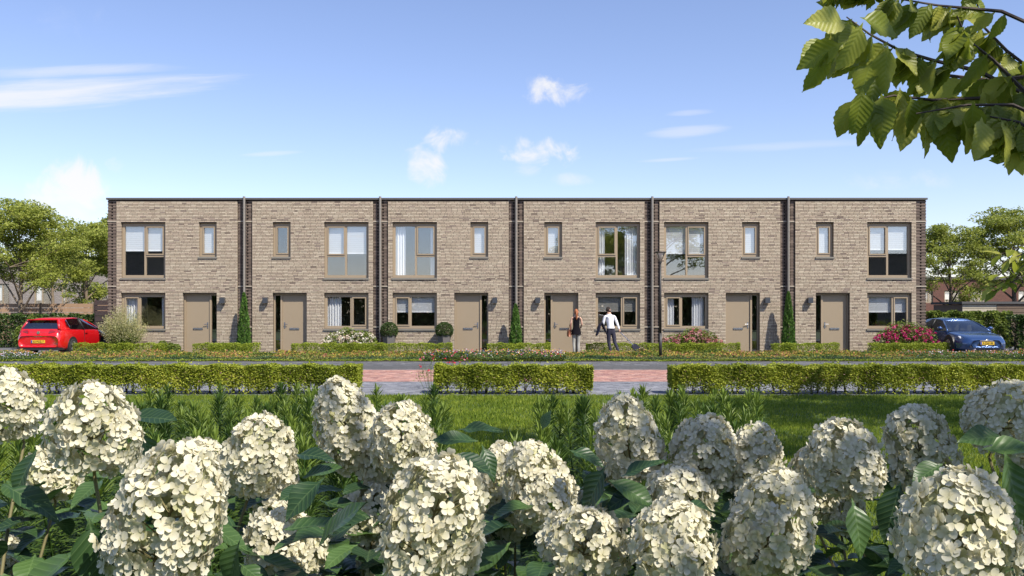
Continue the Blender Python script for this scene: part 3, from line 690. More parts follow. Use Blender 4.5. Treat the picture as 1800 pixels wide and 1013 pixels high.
for px, top, lab in ((429, 515, 'slim pointed conifer at the first downpipe from the left'), (906.5, 535, 'shortest slim conifer, between the third and fourth houses'), (1386, 513, 'slim pointed conifer between the fifth and sixth houses')):
    d = 34.72; o = empty('slim_conifer', (fx(px, d), d, 0), 0, lab, 'conifer', 'slim conifers at the downpipes'); H = EYE + (HOR - top) * d / F
    n = 5200; z = rng.random(n) ** 1.25 * H; r = 0.27 * (1 - z / H) ** 0.62 * (0.55 + 0.45 * np.minimum(1, z / 0.35 + 0.5)) + 0.012
    a = rng.uniform(0, 2 * np.pi, n); r = r * (0.75 + 0.3 * rng.random(n)) * (1 + 0.13 * np.sin(a * 5 + z * 9)); C = np.stack([r * np.cos(a), r * np.sin(a), z], 1)
    s = rng.uniform(0.05, 0.1, n)[:, None]; ax = unit(np.stack([np.cos(a) * 0.35, np.sin(a) * 0.35, np.ones(n)], 1) + rng.normal(size=(n, 3)) * 0.22)
    bb = unit(np.cross(ax, rng.normal(size=(n, 3)))); V = np.empty((n, 4, 3)); V[:, 0] = C - ax * s * .5; V[:, 2] = C + ax * s * .6; V[:, 1] = C + bb * s * .22; V[:, 3] = C - bb * s * .22
    link('crown', mesh_np('crown', V.reshape(-1, 3), np.arange(4 * n).reshape(n, 4), M['conifer'], rnd=np.repeat(rng.random(n), 4)), o)
    MB().tube([(0, 0, 0), (0, 0, H * 0.5), (0, 0, H * 0.95)], [0.035, 0.025, 0.006], 7).build('trunk', M['bark'], o)
M['pot'] = mat('pot', (0.13, 0.12, 0.115), 0.6, var=0.1)
for px, lab in ((684, 'grey pot with clipped bush at the left of the third house window'), (781, 'grey pot with clipped bush next to the third house door')):
    d = 34.85; o = empty('planter', (fx(px, d), d, 0), 0.4, lab, 'planter', 'potted bushes at the third house')
    pb = MB(); pb.lathe([(0.19, 0), (0.285, 0.72), (0.25, 0.72), (0.24, 0.66)], n=6); pb.build('pot', M['pot'], o)
    leaf_cloud('foliage', in_ball(3200, (0, 0, 0.9), (0.36, 0.36, 0.34), 0.75), (0.04, 0.07), M['boxball'], o, aspect=0.5, up=0.3)
    mb = MB()
    for k in range(7): mb.tube([(0, 0, 0.66), (random.uniform(-.2, .2), random.uniform(-.2, .2), 1.0)], [0.012, 0.004], 5, False)
    mb.build('stems', M['twig'], o)

# ------------------------------------------------------------------ trees
def tree(name, x, y, H, rw, z0, label, m, n_limb=11, clumps=60, per=150, leaf=(0.1, 0.2), trunk_r=0.14, seed=1, flat=0.5, bark='bark', cr=0.85, group=None):
    rs = random.Random(seed); o = empty(name, (x, y, 0), 0, label, 'tree', group); mb = MB()
    top = Vector((rs.uniform(-.3, .3), rs.uniform(-.3, .3), H * 0.86))
    tr = [Vector((0, 0, -0.1)), Vector((rs.uniform(-.08, .08), 0, z0 * 0.6)), Vector((rs.uniform(-.12, .12), rs.uniform(-.12, .12), z0 + (H - z0) * 0.3)), top]
    mb.tube(tr, [trunk_r * 1.1, trunk_r * 0.85, trunk_r * 0.5, trunk_r * 0.12], 9)
    tips = []
    def on_trunk(z):
        for a, b in zip(tr, tr[1:]):
            if a.z <= z <= b.z: return a.lerp(b, (z - a.z) / (b.z - a.z))
        return tr[-1]
    for k in range(n_limb):
        f = k / (n_limb - 1); zs = z0 * 0.75 + (H * 0.72 - z0 * 0.75) * f ** 0.9; s = on_trunk(zs)
        an = k * 2.4 + rs.uniform(-.4, .4); reach = rw * (0.62 + 0.38 * math.sin(math.pi * min(1, 0.25 + f * 0.75))) * rs.uniform(0.75, 1.0) * (1 - 0.35 * f)
        dirv = Vector((math.cos(an), math.sin(an), 0)); rise = (H - zs) * (0.3 + 0.32 * f) * rs.uniform(0.7, 1.1)
        pts = [s, s + dirv * reach * 0.35 + Vector((0, 0, rise * 0.5)), s + dirv * reach * 0.75 + Vector((rs.uniform(-.2, .2), rs.uniform(-.2, .2), rise * 0.85)), s + dirv * reach + Vector((0, 0, rise))]
        r0 = trunk_r * (0.4 - 0.2 * f); mb.tube(pts, [r0, r0 * 0.7, r0 * 0.4, r0 * 0.12], 6); tips.append(pts[-1])
        for q in range(4):
            b0 = pts[1].lerp(pts[2], rs.random()) if q < 2 else pts[2].lerp(pts[3], rs.random() * 0.7)
            e = b0 + Vector((rs.uniform(-1, 1), rs.uniform(-1, 1), rs.uniform(-0.1, 0.75))) * reach * 0.42
            mb.tube([b0, b0.lerp(e, 0.5) + Vector((0, 0, 0.08)), e], [r0 * 0.35, r0 * 0.22, 0.008], 5); tips.append(e)
    tips.append(top + Vector((0, 0, 0.3)))
    mb.build('trunk', M[bark], o)
    cen = list(tips)
    while len(cen) < clumps:
        t_ = rs.choice(tips); cen.append(t_ + Vector((rs.gauss(0, 0.45), rs.gauss(0, 0.45), rs.gauss(0.05, 0.3))) * rw * 0.28)
    Pn = np.vstack([in_ball(per, tuple(c), np.array([1, 1, flat]) * cr * rs.uniform(0.6, 1.1), 0.35) for c in cen]); Pn = Pn[Pn[:, 2] > z0 * 0.62]
    leaf_cloud('crown', Pn, leaf, m, o, aspect=0.55, nrm=np.array([0.3, -0.45, 0.84]), up=0.58, fold=0.1)
    return o
def tx(px, d): return (px - 900) * d / F
TG = 'trees behind the terrace'
tree('leafy_tree', tx(36, 44), 44, 7.6, 3.1, 2.0, 'light green spreading tree behind the red car, highest at left', M['treeA'], 15, 150, 170, (0.09, 0.17), 0.15, 3, 0.42, 'barkpale', 0.75, TG)
tree('leafy_tree', tx(152, 50), 50, 7.0, 3.0, 1.8, 'green tree close to the left end house', M['treeA'], 14, 135, 170, (0.09, 0.18), 0.14, 8, 0.45, 'barkpale', 0.75, TG)
tree('leafy_tree', tx(205, 58), 58, 9.0, 2.6, 3.2, 'tall tree half hidden behind the left end house', M['treeB'], 10, 80, 150, (0.12, 0.22), 0.15, 13, 0.5, 'barkpale', 0.8, TG)
tree('leafy_tree', tx(92, 62), 62, 7.6, 3.2, 2.2, 'further green tree between the two left trees', M['treeB'], 10, 80, 150, (0.12, 0.22), 0.15, 17, 0.5, 'barkpale', 0.85, TG)
tree('leafy_tree', tx(1670, 46), 46, 6.6, 2.3, 1.8, 'open-crowned tree just right of the end house', M['treeB'], 13, 105, 150, (0.09, 0.16), 0.12, 21, 0.5, 'bark', 0.62, TG)
tree('leafy_tree', tx(1782, 47), 47, 7.6, 3.1, 2.6, 'taller dark tree at the right edge behind the shed', M['treeB'], 15, 150, 160, (0.09, 0.17), 0.15, 29, 0.5, 'bark', 0.72, TG)
# garden hedges behind the cars
def big_hedge(x0, x1, y0, y1, h, label, n, m='tallhedge', size=(0.08, 0.14), name='garden_hedge', cat='hedge'):
    o = empty(name, ((x0 + x1) / 2, (y0 + y1) / 2, 0), 0, label, cat); c = ((x0 + x1) / 2, (y0 + y1) / 2)
    Pn = box_points(n, x0 - c[0], x1 - c[0], y0 - c[1], y1 - c[1], 0.02, h, 0.25, 0.07); leaf_cloud('foliage', Pn, size, M[m], o, up=0.4, aspect=0.65)
    mb = MB()
    for k in range(int((x1 - x0) / 0.5) + 1):
        x = x0 - c[0] + 0.1 + k * 0.5
        mb.tube([(x, 0, 0), (x + 0.05, 0.05, h * 0.5), (x, 0, h * 0.9)], [0.03, 0.02, 0.006], 5, False)
    mb.build('stems', M['twig'], o); return o
big_hedge(-26.5, -17.6, 40.4, 41.3, 1.5, 'dark garden hedge behind the red car', 16000)
big_hedge(tx(1628, 40), tx(1772, 40), 39.6, 40.4, 1.62, 'bright green leafy hedge behind the blue car', 13000, 'shrub', (0.08, 0.15))
big_hedge(tx(1768, 38), tx(1900, 38), 37.0, 38.0, 1.45, 'dark green hedge at the right edge beside the blue car', 9000)
bush('garden_bush', 62, 39.2, 1.6, 0.9, 1.75, 'bright green bush behind the red car roof', M['shrub'], 5200, (0.06, 0.12), lobes=4)

# ------------------------------------------------------------------ background houses, fence, shed
M['wood'] = mat('fence_wood', (0.36, 0.23, 0.14), 0.75, var=0.25, scale=5, bump=0.2)
M['wooddark'] = mat('shed_wood', (0.14, 0.1, 0.07), 0.8, var=0.25, scale=5, bump=0.2)
M['woodpale'] = mat('shed_wood_pale', (0.42, 0.37, 0.28), 0.8, var=0.2, scale=5, bump=0.2)
def brick_sheet_mat(name, c1, c2, mo, sc=1.0):
    m, t, p = new_mat(name); tcn = N(t, 'ShaderNodeTexCoord'); mp = N(t, 'ShaderNodeMapping'); t.links.new(tcn.outputs['Object'], mp.inputs[0])
    mp.inputs['Rotation'].default_value = (R(90), 0, 0)
    br = N(t, 'ShaderNodeTexBrick'); t.links.new(mp.outputs[0], br.inputs[0]); br.inputs['Color1'].default_value = (*c1, 1); br.inputs['Color2'].default_value = (*c2, 1); br.inputs['Mortar'].default_value = (*mo, 1)
    br.inputs['Scale'].default_value = 1.0; br.inputs['Brick Width'].default_value = 0.22 * sc; br.inputs['Row Height'].default_value = 0.07 * sc; br.inputs['Mortar Size'].default_value = 0.012 * sc
    t.links.new(br.outputs[0], p.inputs['Base Color']); p.inputs['Roughness'].default_value = 0.9
    return m
M['farpale'] = brick_sheet_mat('far_pale_brick', (0.42, 0.37, 0.34), (0.3, 0.26, 0.24), (0.12, 0.1, 0.09))
M['farred'] = brick_sheet_mat('far_red_brick', (0.2, 0.08, 0.055), (0.14, 0.06, 0.045), (0.08, 0.05, 0.04))
M['fargrey'] = brick_sheet_mat('far_grey_brick', (0.34, 0.28, 0.23), (0.26, 0.21, 0.18), (0.12, 0.1, 0.09))
M['white'] = mat('white_trim', (0.7, 0.7, 0.68), 0.5)
def back_house(name, x0, x1, y0, dep, h, wall, wins, label, face=-1, roof_t=0.25):
    o = empty(name, ((x0 + x1) / 2, y0, 0), 0, label, 'house'); c = (x0 + x1) / 2; mb = MB()
    a, b = (0.0, dep) if face < 0 else (-dep, 0.0)
    ops = [(w[0] - c, w[1] - c, w[2], w[3]) for w in wins]
    ys = (0.0, 0.25) if face < 0 else (-0.25, 0.0)
    facade_grid(x0 - c, x1 - c, -0.1, h, ops, *ys, mb)
    if face < 0: mb.box(x0 - c, x1 - c, 0.9, dep, -0.1, h - 0.01); mb.box(x0 - c + 0.01, x0 - c + 0.25, 0.251, 0.9, -0.1, h - 0.01); mb.box(x1 - c - 0.25, x1 - c - 0.01, 0.251, 0.9, -0.1, h - 0.01)
    else: mb.box(x0 - c, x1 - c, -dep, -0.9, -0.1, h - 0.01)
    mb.build('wall', M[wall], o)
    MB().box(x0 - c - 0.12, x1 - c + 0.12, a - 0.12, b + 0.12, h + 0.002, h + roof_t).build('roof', M['coping'], o)
    for p0, p1, z0, z1 in ops:
        fy = 0.08 if face < 0 else -0.15
        fm = MB(); fm.box(p0, p1, fy, fy + 0.07, z1 - 0.09, z1); fm.box(p0, p1, fy, fy + 0.07, z0, z0 + 0.09); fm.box(p0, p0 + 0.09, fy, fy + 0.07, z0 + 0.09, z1 - 0.09); fm.box(p1 - 0.09, p1, fy, fy + 0.07, z0 + 0.09, z1 - 0.09)
        fm.box((p0 + p1) / 2 - 0.05, (p0 + p1) / 2 + 0.05, fy + 0.003, fy + 0.067, z0 + 0.09, z1 - 0.09)
        wo_ = fm.build('window', M['frame'], o); MB().box(p0 + 0.085, p1 - 0.085, fy + 0.03, fy + 0.038, z0 + 0.085, z1 - 0.085).build('pane', M['glass'], wo_)
        if face < 0: MB().box(p0 + 0.1, p0 + (p1 - p0) * 0.45, fy + 0.12, fy + 0.14, z0 + (z1 - z0) * 0.3, z1 - 0.1).build('blind', M['curtain'], wo_)
    return o
d = 72
back_house('row_house', tx(-60, d), tx(240, d), d, 8, EYE + (HOR - 468) * d / F, 'farpale',
    [(tx(a, d), tx(b, d), EYE + (HOR - 541) * d / F, EYE + (HOR - 499) * d / F) for a, b in ((-8, 16), (60, 88), (108, 122), (166, 187), (-50, -30))], 'pale brick row house with tall windows behind the left trees')
d = 78
back_house('row_house', tx(1560, d), tx(1905, d), d, 8, EYE + (HOR - 492) * d / F, 'farred',
    [(tx(a, d), tx(b, d), EYE + (HOR - 533) * d / F, EYE + (HOR - 511) * d / F) for a, b in ((1625, 1640), (1660, 1688), (1705, 1733), (1790, 1815), (1570, 1590))], 'red brick house behind the trees at right')
# slatted timber fence at left: every board its own part
o = empty('timber_fence', (-22.5, 44.6, 0), 0, 'horizontal timber board fence behind the dark hedge at left', 'fence')
for k in range(9):
    for s, e in ((-3.9, -1.3), (-1.2, 1.4), (1.5, 3.4)): MB().box(s, e, 0, 0.03, 0.06 + k * 0.225, 0.26 + k * 0.225).build('board', M['wood'], o)
for x in (-3.95, -1.25, 1.45, 3.45): MB().box(x - 0.045, x + 0.045, 0.032, 0.12, 0, 2.1).build('post', M['wooddark'], o)
o = empty('timber_screen', (tx(184, 39), 39, 0), 0, 'short timber board screen against the left end house', 'fence')
for k in range(9): MB().box(-0.42, 0.45, 0, 0.03, 0.06 + k * 0.235, 0.27 + k * 0.235).build('board', M['wood'], o)
for x in (-0.42, 0.45): MB().box(x - 0.05, x + 0.05, 0.032, 0.12, 0, 2.2).build('post', M['wooddark'], o)
o = empty('garden_shed', (tx(1752, 43), 43, 0), 0, 'flat-roofed board-clad garden shed above the hedge at right', 'shed'); xa = tx(1692, 43) - tx(1752, 43)
MB().box(xa + 0.02, 3.0, 0.05, 3, 0, 2.0).build('body', M['wooddark'], o)
for k in range(10):
    MB().box(xa, 0.0, 0, 0.045, 0.02 + k * 0.2, 0.2 + k * 0.2).build('board', M['woodpale'], o); MB().box(0.004, 3.0, -0.02, 0.045, 0.02 + k * 0.2, 0.2 + k * 0.2).build('board', M['wooddark'], o)
MB().box(xa - 0.08, 3.1, -0.1, 3.1, 2.03, 2.14).build('roof', M['roof'], o)
# what stands behind the photographer and shows in the window panes
k = (D + D + 22) / D
def rx(px): return (px - 900) / S * k
def rz(py): return EYE + (zf(py) - EYE) * k
back_house('opposite_house', rx(120), rx(320), -22, 7, rz(446), 'fargrey', [(rx(a), rx(a) + 1.6, 3.4, 5.2) for a in (140, 215, 262)] + [(rx(a), rx(a) + 1.6, 0.9, 2.4) for a in (150, 225, 268)], 'dark brick house mirrored in the leftmost upper window', face=1)
back_house('opposite_house', rx(1533), rx(1760), -22, 7, rz(450), 'fargrey', [(rx(a), rx(a) + 1.6, 3.2, 4.9) for a in (1560, 1640)], 'dark brick house mirrored in the rightmost upper window', face=1)
tree('garden_tree', rx(1084), -22, 10.6, 2.9, 3.0, 'dark tree mirrored in the fourth house upper window', M['treeB'], 13, 95, 160, (0.16, 0.28), 0.18, 41, 0.6, 'bark', 0.85)
tree('garden_tree', rx(965), -26, 8.2, 2.2, 2.4, 'small tree mirrored in the fourth house narrow window', M['treeB'], 10, 60, 140, (0.16, 0.28), 0.14, 45, 0.6, 'bark', 0.8)
tree('lawn_tree', 10.0, 10.2, 9.6, 3.2, 4.6, 'tree right of the view whose dappled shade lies on the lawn', M['treeB'], 14, 95, 110, (0.13, 0.22), 0.17, 51, 0.55, 'bark', 0.8)
big_hedge(-34, 34, -13.5, -12, 4.1, 'tall dark hedge mirrored in the ground floor windows', 60000, size=(0.32, 0.55), name='boundary_hedge')
# ------------------------------------------------------------------ cars
M['red'] = mat('red_paint', (0.55, 0.006, 0.008), 0.28, spec=0.5, var=0.02, coat=1.0)
M['blue'] = mat('blue_paint', (0.03, 0.075, 0.2), 0.25, metal=0.5, var=0.02, coat=1.0)
M['carglass'] = glass_mat('car_glass', 0.16, (0.3, 0.33, 0.34))
M['rubber'] = mat('tyre_rubber', (0.018, 0.018, 0.018), 0.85)
M['blackplastic'] = mat('black_plastic', (0.02, 0.02, 0.022), 0.5)
M['alloy'] = mat('alloy', (0.62, 0.62, 0.63), 0.28, metal=0.85)
M['chrome'] = mat('chrome', (0.75, 0.75, 0.76), 0.12, metal=1.0)
M['taillamp'] = mat('tail_lamp', (0.28, 0.004, 0.008), 0.15, coat=1.0)
M['lampglass'] = mat('head_lamp', (0.55, 0.58, 0.62), 0.12, coat=1.0)
M['plate'] = mat('number_plate', (0.72, 0.46, 0.03), 0.5)
M['plateblue'] = mat('plate_band', (0.03, 0.07, 0.35), 0.5)
M['ink'] = mat('ink', (0.012, 0.012, 0.012), 0.6)
M['seat'] = mat('seat_cloth', (0.2, 0.17, 0.14), 0.9)
M['seatpale'] = mat('seat_pale', (0.5, 0.45, 0.38), 0.9)
def text(body, size, m, parent, loc, rot, name='lettering', ext=0.002):
    cu = bpy.data.curves.new(name, 'FONT'); cu.body = body; cu.size = size; cu.extrude = ext; cu.align_x = 'CENTER'; cu.align_y = 'CENTER'; cu.materials.append(m)
    o = link(name, cu, None); dg = bpy.context.evaluated_depsgraph_get(); dg.update(); me = bpy.data.meshes.new_from_object(o.evaluated_get(dg)); bpy.data.objects.remove(o)
    me.materials.clear(); me.materials.append(m)
    return link(name, me, parent, loc=loc, rot=rot)
def wheel(par, x, y, r, w, side, spokes=5):
    t_ = MB(); s = side
    prof = [(r * 0.66, -w / 2), (r * 0.9, -w / 2), (r, -w / 2 + 0.03), (r, w / 2 - 0.03), (r * 0.9, w / 2), (r * 0.66, w / 2), (r * 0.63, 0.0)]
    n = 28; b = 0; V = []; Fc = []
    for pr, px in prof + [prof[0]]:
        for k in range(n): a = 2 * math.pi * k / n; V.append((px, pr * math.cos(a), pr * math.sin(a)))
    for i in range(len(prof)):
        for k in range(n): Fc.append((i * n + k, i * n + (k + 1) % n, (i + 1) * n + (k + 1) % n, (i + 1) * n + k))
    t_.add(V, Fc); wo_ = t_.build('wheel', M['rubber'], par, smooth=True, loc=(x, y, r)); 
    rm = MB(); ox = s * (w / 2 - 0.006)
    for k in range(spokes):
        a = 2 * math.pi * (k + 0.5) / spokes; ca, sa = math.cos(a), math.sin(a)
        for wd0, wd1, r0, r1 in ((0.05, 0.075, 0.05, r * 0.64),):
            pts = []
            for xx in (ox - 0.02 * s, ox + 0.012 * s):
                for rr, ww in ((r0, wd0), (r1, wd1)):
                    for q in (-1, 1): pts.append((xx, rr * ca - q * ww * 0.5 * sa, rr * sa + q * ww * 0.5 * ca))
            rm.add(pts, [(0, 1, 3, 2), (4, 6, 7, 5), (0, 2, 6, 4), (1, 5, 7, 3), (2, 3, 7, 6), (0, 4, 5, 1)])
    ring = []; 
    for rr, xx in ((r * 0.6, ox), (r * 0.68, ox + 0.006 * s), (r * 0.68, ox - 0.05 * s), (r * 0.6, ox - 0.05 * s)):
        for k in range(n): a = 2 * math.pi * k / n; ring.append((xx, rr * math.cos(a), rr * math.sin(a)))
    rm.add(ring, [(i * n + k, i * n + (k + 1) % n, ((i + 1) % 4) * n + (k + 1) % n, ((i + 1) % 4) * n + k) for i in range(4) for k in range(n)])
    hub = [(ox + 0.016 * s, 0.07 * math.cos(2 * math.pi * k / 12), 0.07 * math.sin(2 * math.pi * k / 12)) for k in range(12)]; rm.add(hub, [tuple(range(12))])
    rm.build('rim', M['alloy'], wo_)
    dk = MB(); dk.add([(ox - 0.06 * s, r * 0.62 * math.cos(2 * math.pi * k / 20), r * 0.62 * math.sin(2 * math.pi * k / 20)) for k in range(20)], [tuple(range(20))]); dk.build('brake_disc', M['blackplastic'], wo_)
    return wo_
def loft(rows, mirror=True):
    """rows: list of cross sections (half, x>=0) with equal count, from bottom centre over the side to top centre"""
    V, Fc = [], []; n = len(rows[0]); full = 2 * n - 2
    for r in rows:
        V += list(r) + [(-x, y, z) for x, y, z in r[-2:0:-1]]
    for i in range(len(rows) - 1):
        for k in range(full): Fc.append((i * full + k, i * full + (k + 1) % full, (i + 1) * full + (k + 1) % full, (i + 1) * full + k))
    Fc.append(tuple(range(full))); Fc.append(tuple((len(rows) - 1) * full + k for k in range(full))[::-1])
    return V, Fc
def subdiv(o, lv=2):
    md = o.modifiers.new('smooth', 'SUBSURF'); md.levels = lv; md.render_levels = lv
    o.data.polygons.foreach_set('use_smooth', np.ones(len(o.data.polygons), bool)); return o
def panel(par, name, m, pts, off=0.0, nrm=None, inset=0.0, smooth=True, nu=6, nv=4, bulge=0.0):
    """curved four-cornered panel through corner points (bilinear, bulged), lifted along its normal"""
    p = [Vector(q) for q in pts]; c = sum(p, Vector()) / 4
    p = [q.lerp(c, inset) for q in p]; nv_ = (p[1] - p[0]).cross(p[3] - p[0]).normalized()
    if nrm is not None and nv_.dot(Vector(nrm)) < 0: nv_ = -nv_
    V = []
    for j in range(nv + 1):
        for i in range(nu + 1):
            a, b = i / nu, j / nv; q = p[0].lerp(p[1], a).lerp(p[3].lerp(p[2], a), b)
            V.append(q + nv_ * (off + bulge * 16 * a * (1 - a) * b * (1 - b)))
    Fc = [(j * (nu + 1) + i, j * (nu + 1) + i + 1, (j + 1) * (nu + 1) + i + 1, (j + 1) * (nu + 1) + i) for j in range(nv) for i in range(nu)]
    return MB().add(V, Fc).build(name, m, par, smooth)
def make_car(name, loc, rz, label, paint, L, Wd, H, st, gh, spoke, seats):
    """st: stations (y, z_bottom, z_side, z_belt, half_mid, half_belt, z_deck); y=0 front bumper .. L rear"""
    o = empty(name, loc, rz, label, 'car'); rows = []
    for y, zb, zs, zt, hm, hb, zd in st:
        rows.append([(0, y, zb), (hm * 0.55, y, zb), (hm * 0.9, y, zb), (hm * 0.985, y, zb + 0.07), (hm, y, zs), (hm * 0.985, y, (zs + zt) / 2), (hb, y, zt), (hb * 0.93, y, zd), (hb * 0.6, y, zd + 0.012), (0, y, zd + 0.02)])
    V, Fc = loft(rows); bo = MB().add(V, Fc).build('body', paint, o); subdiv(bo, 2)
    return o, bo, None
# --- red hatchback, tail to the camera: local y grows towards its tail, so rz = 180 puts the nose away
stR = [(0.0, 0.30, 0.45, 0.60, 0.55, 0.5, 0.62), (0.06, 0.22, 0.45, 0.66, 0.74, 0.66, 0.69), (0.35, 0.19, 0.5, 0.74, 0.86, 0.76, 0.80), (0.85, 0.18, 0.55, 0.83, 0.885, 0.80, 0.90),
       (1.35, 0.18, 0.58, 0.9, 0.885, 0.82, 0.97), (2.2, 0.18, 0.58, 0.93, 0.885, 0.83, 0.96), (3.1, 0.18, 0.58, 0.95, 0.885, 0.82, 0.97), (3.7, 0.19, 0.6, 0.97, 0.885, 0.8, 0.99),
       (4.02, 0.21, 0.6, 0.95, 0.86, 0.74, 0.98), (4.2, 0.25, 0.55, 0.86, 0.8, 0.70, 0.90), (4.27, 0.32, 0.52, 0.70, 0.74, 0.66, 0.72)]
car, body, _ = make_car('red_hatchback', (-17.66, 33.05 + 4.27, 0), 0.0, 'red hatchback parked tail-out beside the left end house', M['red'], 4.27, 1.77, 1.42, stR, [], 5, True)
car.location = (-17.66, 33.05 + 4.27, 0); car.rotation_euler = (0, 0, R(180))
# cabin outline corners (x half, y, z)
def cabin_build(car, paint, base, top, pill, rearz=True):
    """base/top: lists of (y, half, z) from windscreen foot to tail; panes between consecutive pillar positions"""
    rv = []
    for (y, h, z) in top:
        rv += [(-h, y, z - 0.03), (-h * 0.85, y, z), (-h * 0.4, y, z + 0.02), (h * 0.4, y, z + 0.02), (h * 0.85, y, z), (h, y, z - 0.03)]
    rf = [(i * 6 + k, i * 6 + k + 1, (i + 1) * 6 + k + 1, (i + 1) * 6 + k) for i in range(len(top) - 1) for k in range(5)]
    ro = MB().add(rv, rf).build('roof', paint, car, True); ro.modifiers.new('thick', 'SOLIDIFY').thickness = 0.03
    return ro
def pillar(car, m, a, b, w=0.05):
    for s in (-1, 1):
        MB().tube([(s * a[0], a[1], a[2]), (s * (a[0] * 0.45 + b[0] * 0.55 + 0.012), (a[1] + b[1]) / 2, (a[2] + b[2]) / 2 + 0.02), (s * b[0], b[1], b[2])], w, 8).build('pillar', m, car, True)
def side_pane(car, quad, bulge=0.02):
    for s in (-1, 1): panel(car, 'side_window', M['carglass'], [(s * x, y, z) for x, y, z in quad], 0.0, (s, 0, 0.2), bulge=bulge)
topR = [(1.95, 0.56, 1.33), (2.3, 0.59, 1.40), (2.8, 0.6, 1.42), (3.4, 0.58, 1.39), (3.86, 0.55, 1.33)]
cabin_build(car, M['red'], None, topR, None)
A0, A1 = (0.79, 1.05, 0.93), (0.57, 1.98, 1.32)          # windscreen pillar
B0, B1 = (0.825, 2.45, 0.95), (0.61, 2.5, 1.39)
C0, C1 = (0.80, 3.5, 0.99), (0.585, 3.45, 1.36)
D0, D1 = (0.70, 4.08, 0.97), (0.53, 3.86, 1.32)
pillar(car, M['red'], A0, A1, 0.026); pillar(car, M['blackplastic'], B0, B1, 0.035); pillar(car, M['red'], D0, D1, 0.055)
side_pane(car, [A0, B0, B1, A1]); side_pane(car, [B0, C0, C1, B1])
for s in (-1, 1): panel(car, 'rear_quarter', M['red'], [(s * 0.8, 3.5, 0.97), (s * 0.72, 4.06, 0.95), (s * 0.55, 3.86, 1.33), (s * 0.585, 3.4, 1.37)], 0.006, (s, 0, 0.2), bulge=0.03)
for s in (-1, 1): panel(car, 'side_window', M['carglass'], [(s * 0.8, 3.52, 1.05), (s * 0.775, 3.72, 1.1), (s * 0.64, 3.6, 1.3), (s * 0.6, 3.45, 1.33)], 0.022, (s, 0, 0.2), bulge=0.02)
panel(car, 'windscreen', M['carglass'], [(-0.78, 1.02, 0.92), (0.78, 1.02, 0.92), (0.56, 1.97, 1.33), (-0.56, 1.97, 1.33)], 0, (0, -1, 0.6), bulge=0.05)
panel(car, 'rear_window', M['carglass'], [(-0.66, 4.13, 0.985), (0.66, 4.13, 0.985), (0.53, 3.9, 1.3), (-0.53, 3.9, 1.3)], 0.012, (0, 1, 0.6), bulge=0.03)
panel(car, 'tailgate', M['red'], [(-0.7, 4.16, 0.72), (0.7, 4.16, 0.72), (0.67, 4.12, 0.985), (-0.67, 4.12, 0.985)], 0.05, (0, 1, 0.2), bulge=0.04)
MB().box(-0.54, 0.54, 3.83, 4.02, 1.325, 1.352).build('spoiler', M['red'], car)
for s in (-1, 1): panel(car, 'tail_lamp', M['taillamp'], [(s * 0.36, 4.2, 0.83), (s * 0.76, 4.1, 0.82), (s * 0.72, 4.06, 0.94), (s * 0.4, 4.16, 0.93)], 0.055, (s * 0.3, 1, 0.1), bulge=0.02)
MB().box(-0.46, 0.46, 4.2, 4.262, 0.66, 0.755).build('plate_recess', M['taillamp'], car)
MB().box(-0.8, 0.8, 3.9, 4.24, 0.2, 0.3).build('lower_bumper', M['blackplastic'], car)
pm = MB().box(-0.26, 0.26, 4.268, 4.285, 0.47, 0.58).build('number_plate', M['plate'], car)
MB().box(0.205, 0.255, 4.283, 4.288, 0.475, 0.575).build('blue_band', M['plateblue'], pm)
text('62-FGZ-7', 0.1, M['ink'], pm, (-0.02, 4.289, 0.525), (R(90), 0, R(180)))
text('L E O N', 0.075, M['chrome'], car, (0, 4.275, 0.705), (R(90), 0, R(180)))
em = MB().tube([(0, 4.22, 0.86), (0, 4.265, 0.86)], 0.055, 18).build('badge', M['chrome'], car)
for s in (-1, 1):
    for y in (0.82, 3.42): wheel(car, s * 0.815, y, 0.31, 0.2, s)
    for y in (0.82, 3.42):
        aw = MB(); aw.tube([(s * 0.6, y, 0.33), (s * 0.893, y, 0.33)], 0.365, 26); aw.build('wheel_arch', M['blackplastic'], car)
    MB().tube([(s * 0.82, 1.25, 0.97), (s * 0.95, 1.2, 1.0), (s * 1.0, 1.2, 1.0)], [0.03, 0.07, 0.05], 8).build('door_mirror', M['blackplastic'], car, True)
    MB().box(s * 0.885, s * 0.905, 2.25, 2.45, 0.82, 0.85).build('door_handle', M['red'], car); MB().box(s * 0.872, s * 0.889, 2.5, 2.508, 0.35, 0.93).build('door_seam', M['blackplastic'], car)
    for y in (1.95, 3.0): MB().box(s * 0.18, s * 0.6, y, y + 0.14, 0.5, 1.12).build('seat', M['seat'], car)
for s in (-1, 1): panel(car, 'head_lamp', M['lampglass'], [(s * 0.4, 0.08, 0.6), (s * 0.78, 0.3, 0.62), (s * 0.78, 0.45, 0.74), (s * 0.45, 0.25, 0.72)], 0.05, (s * .3, -1, 0.3), bulge=0.02)
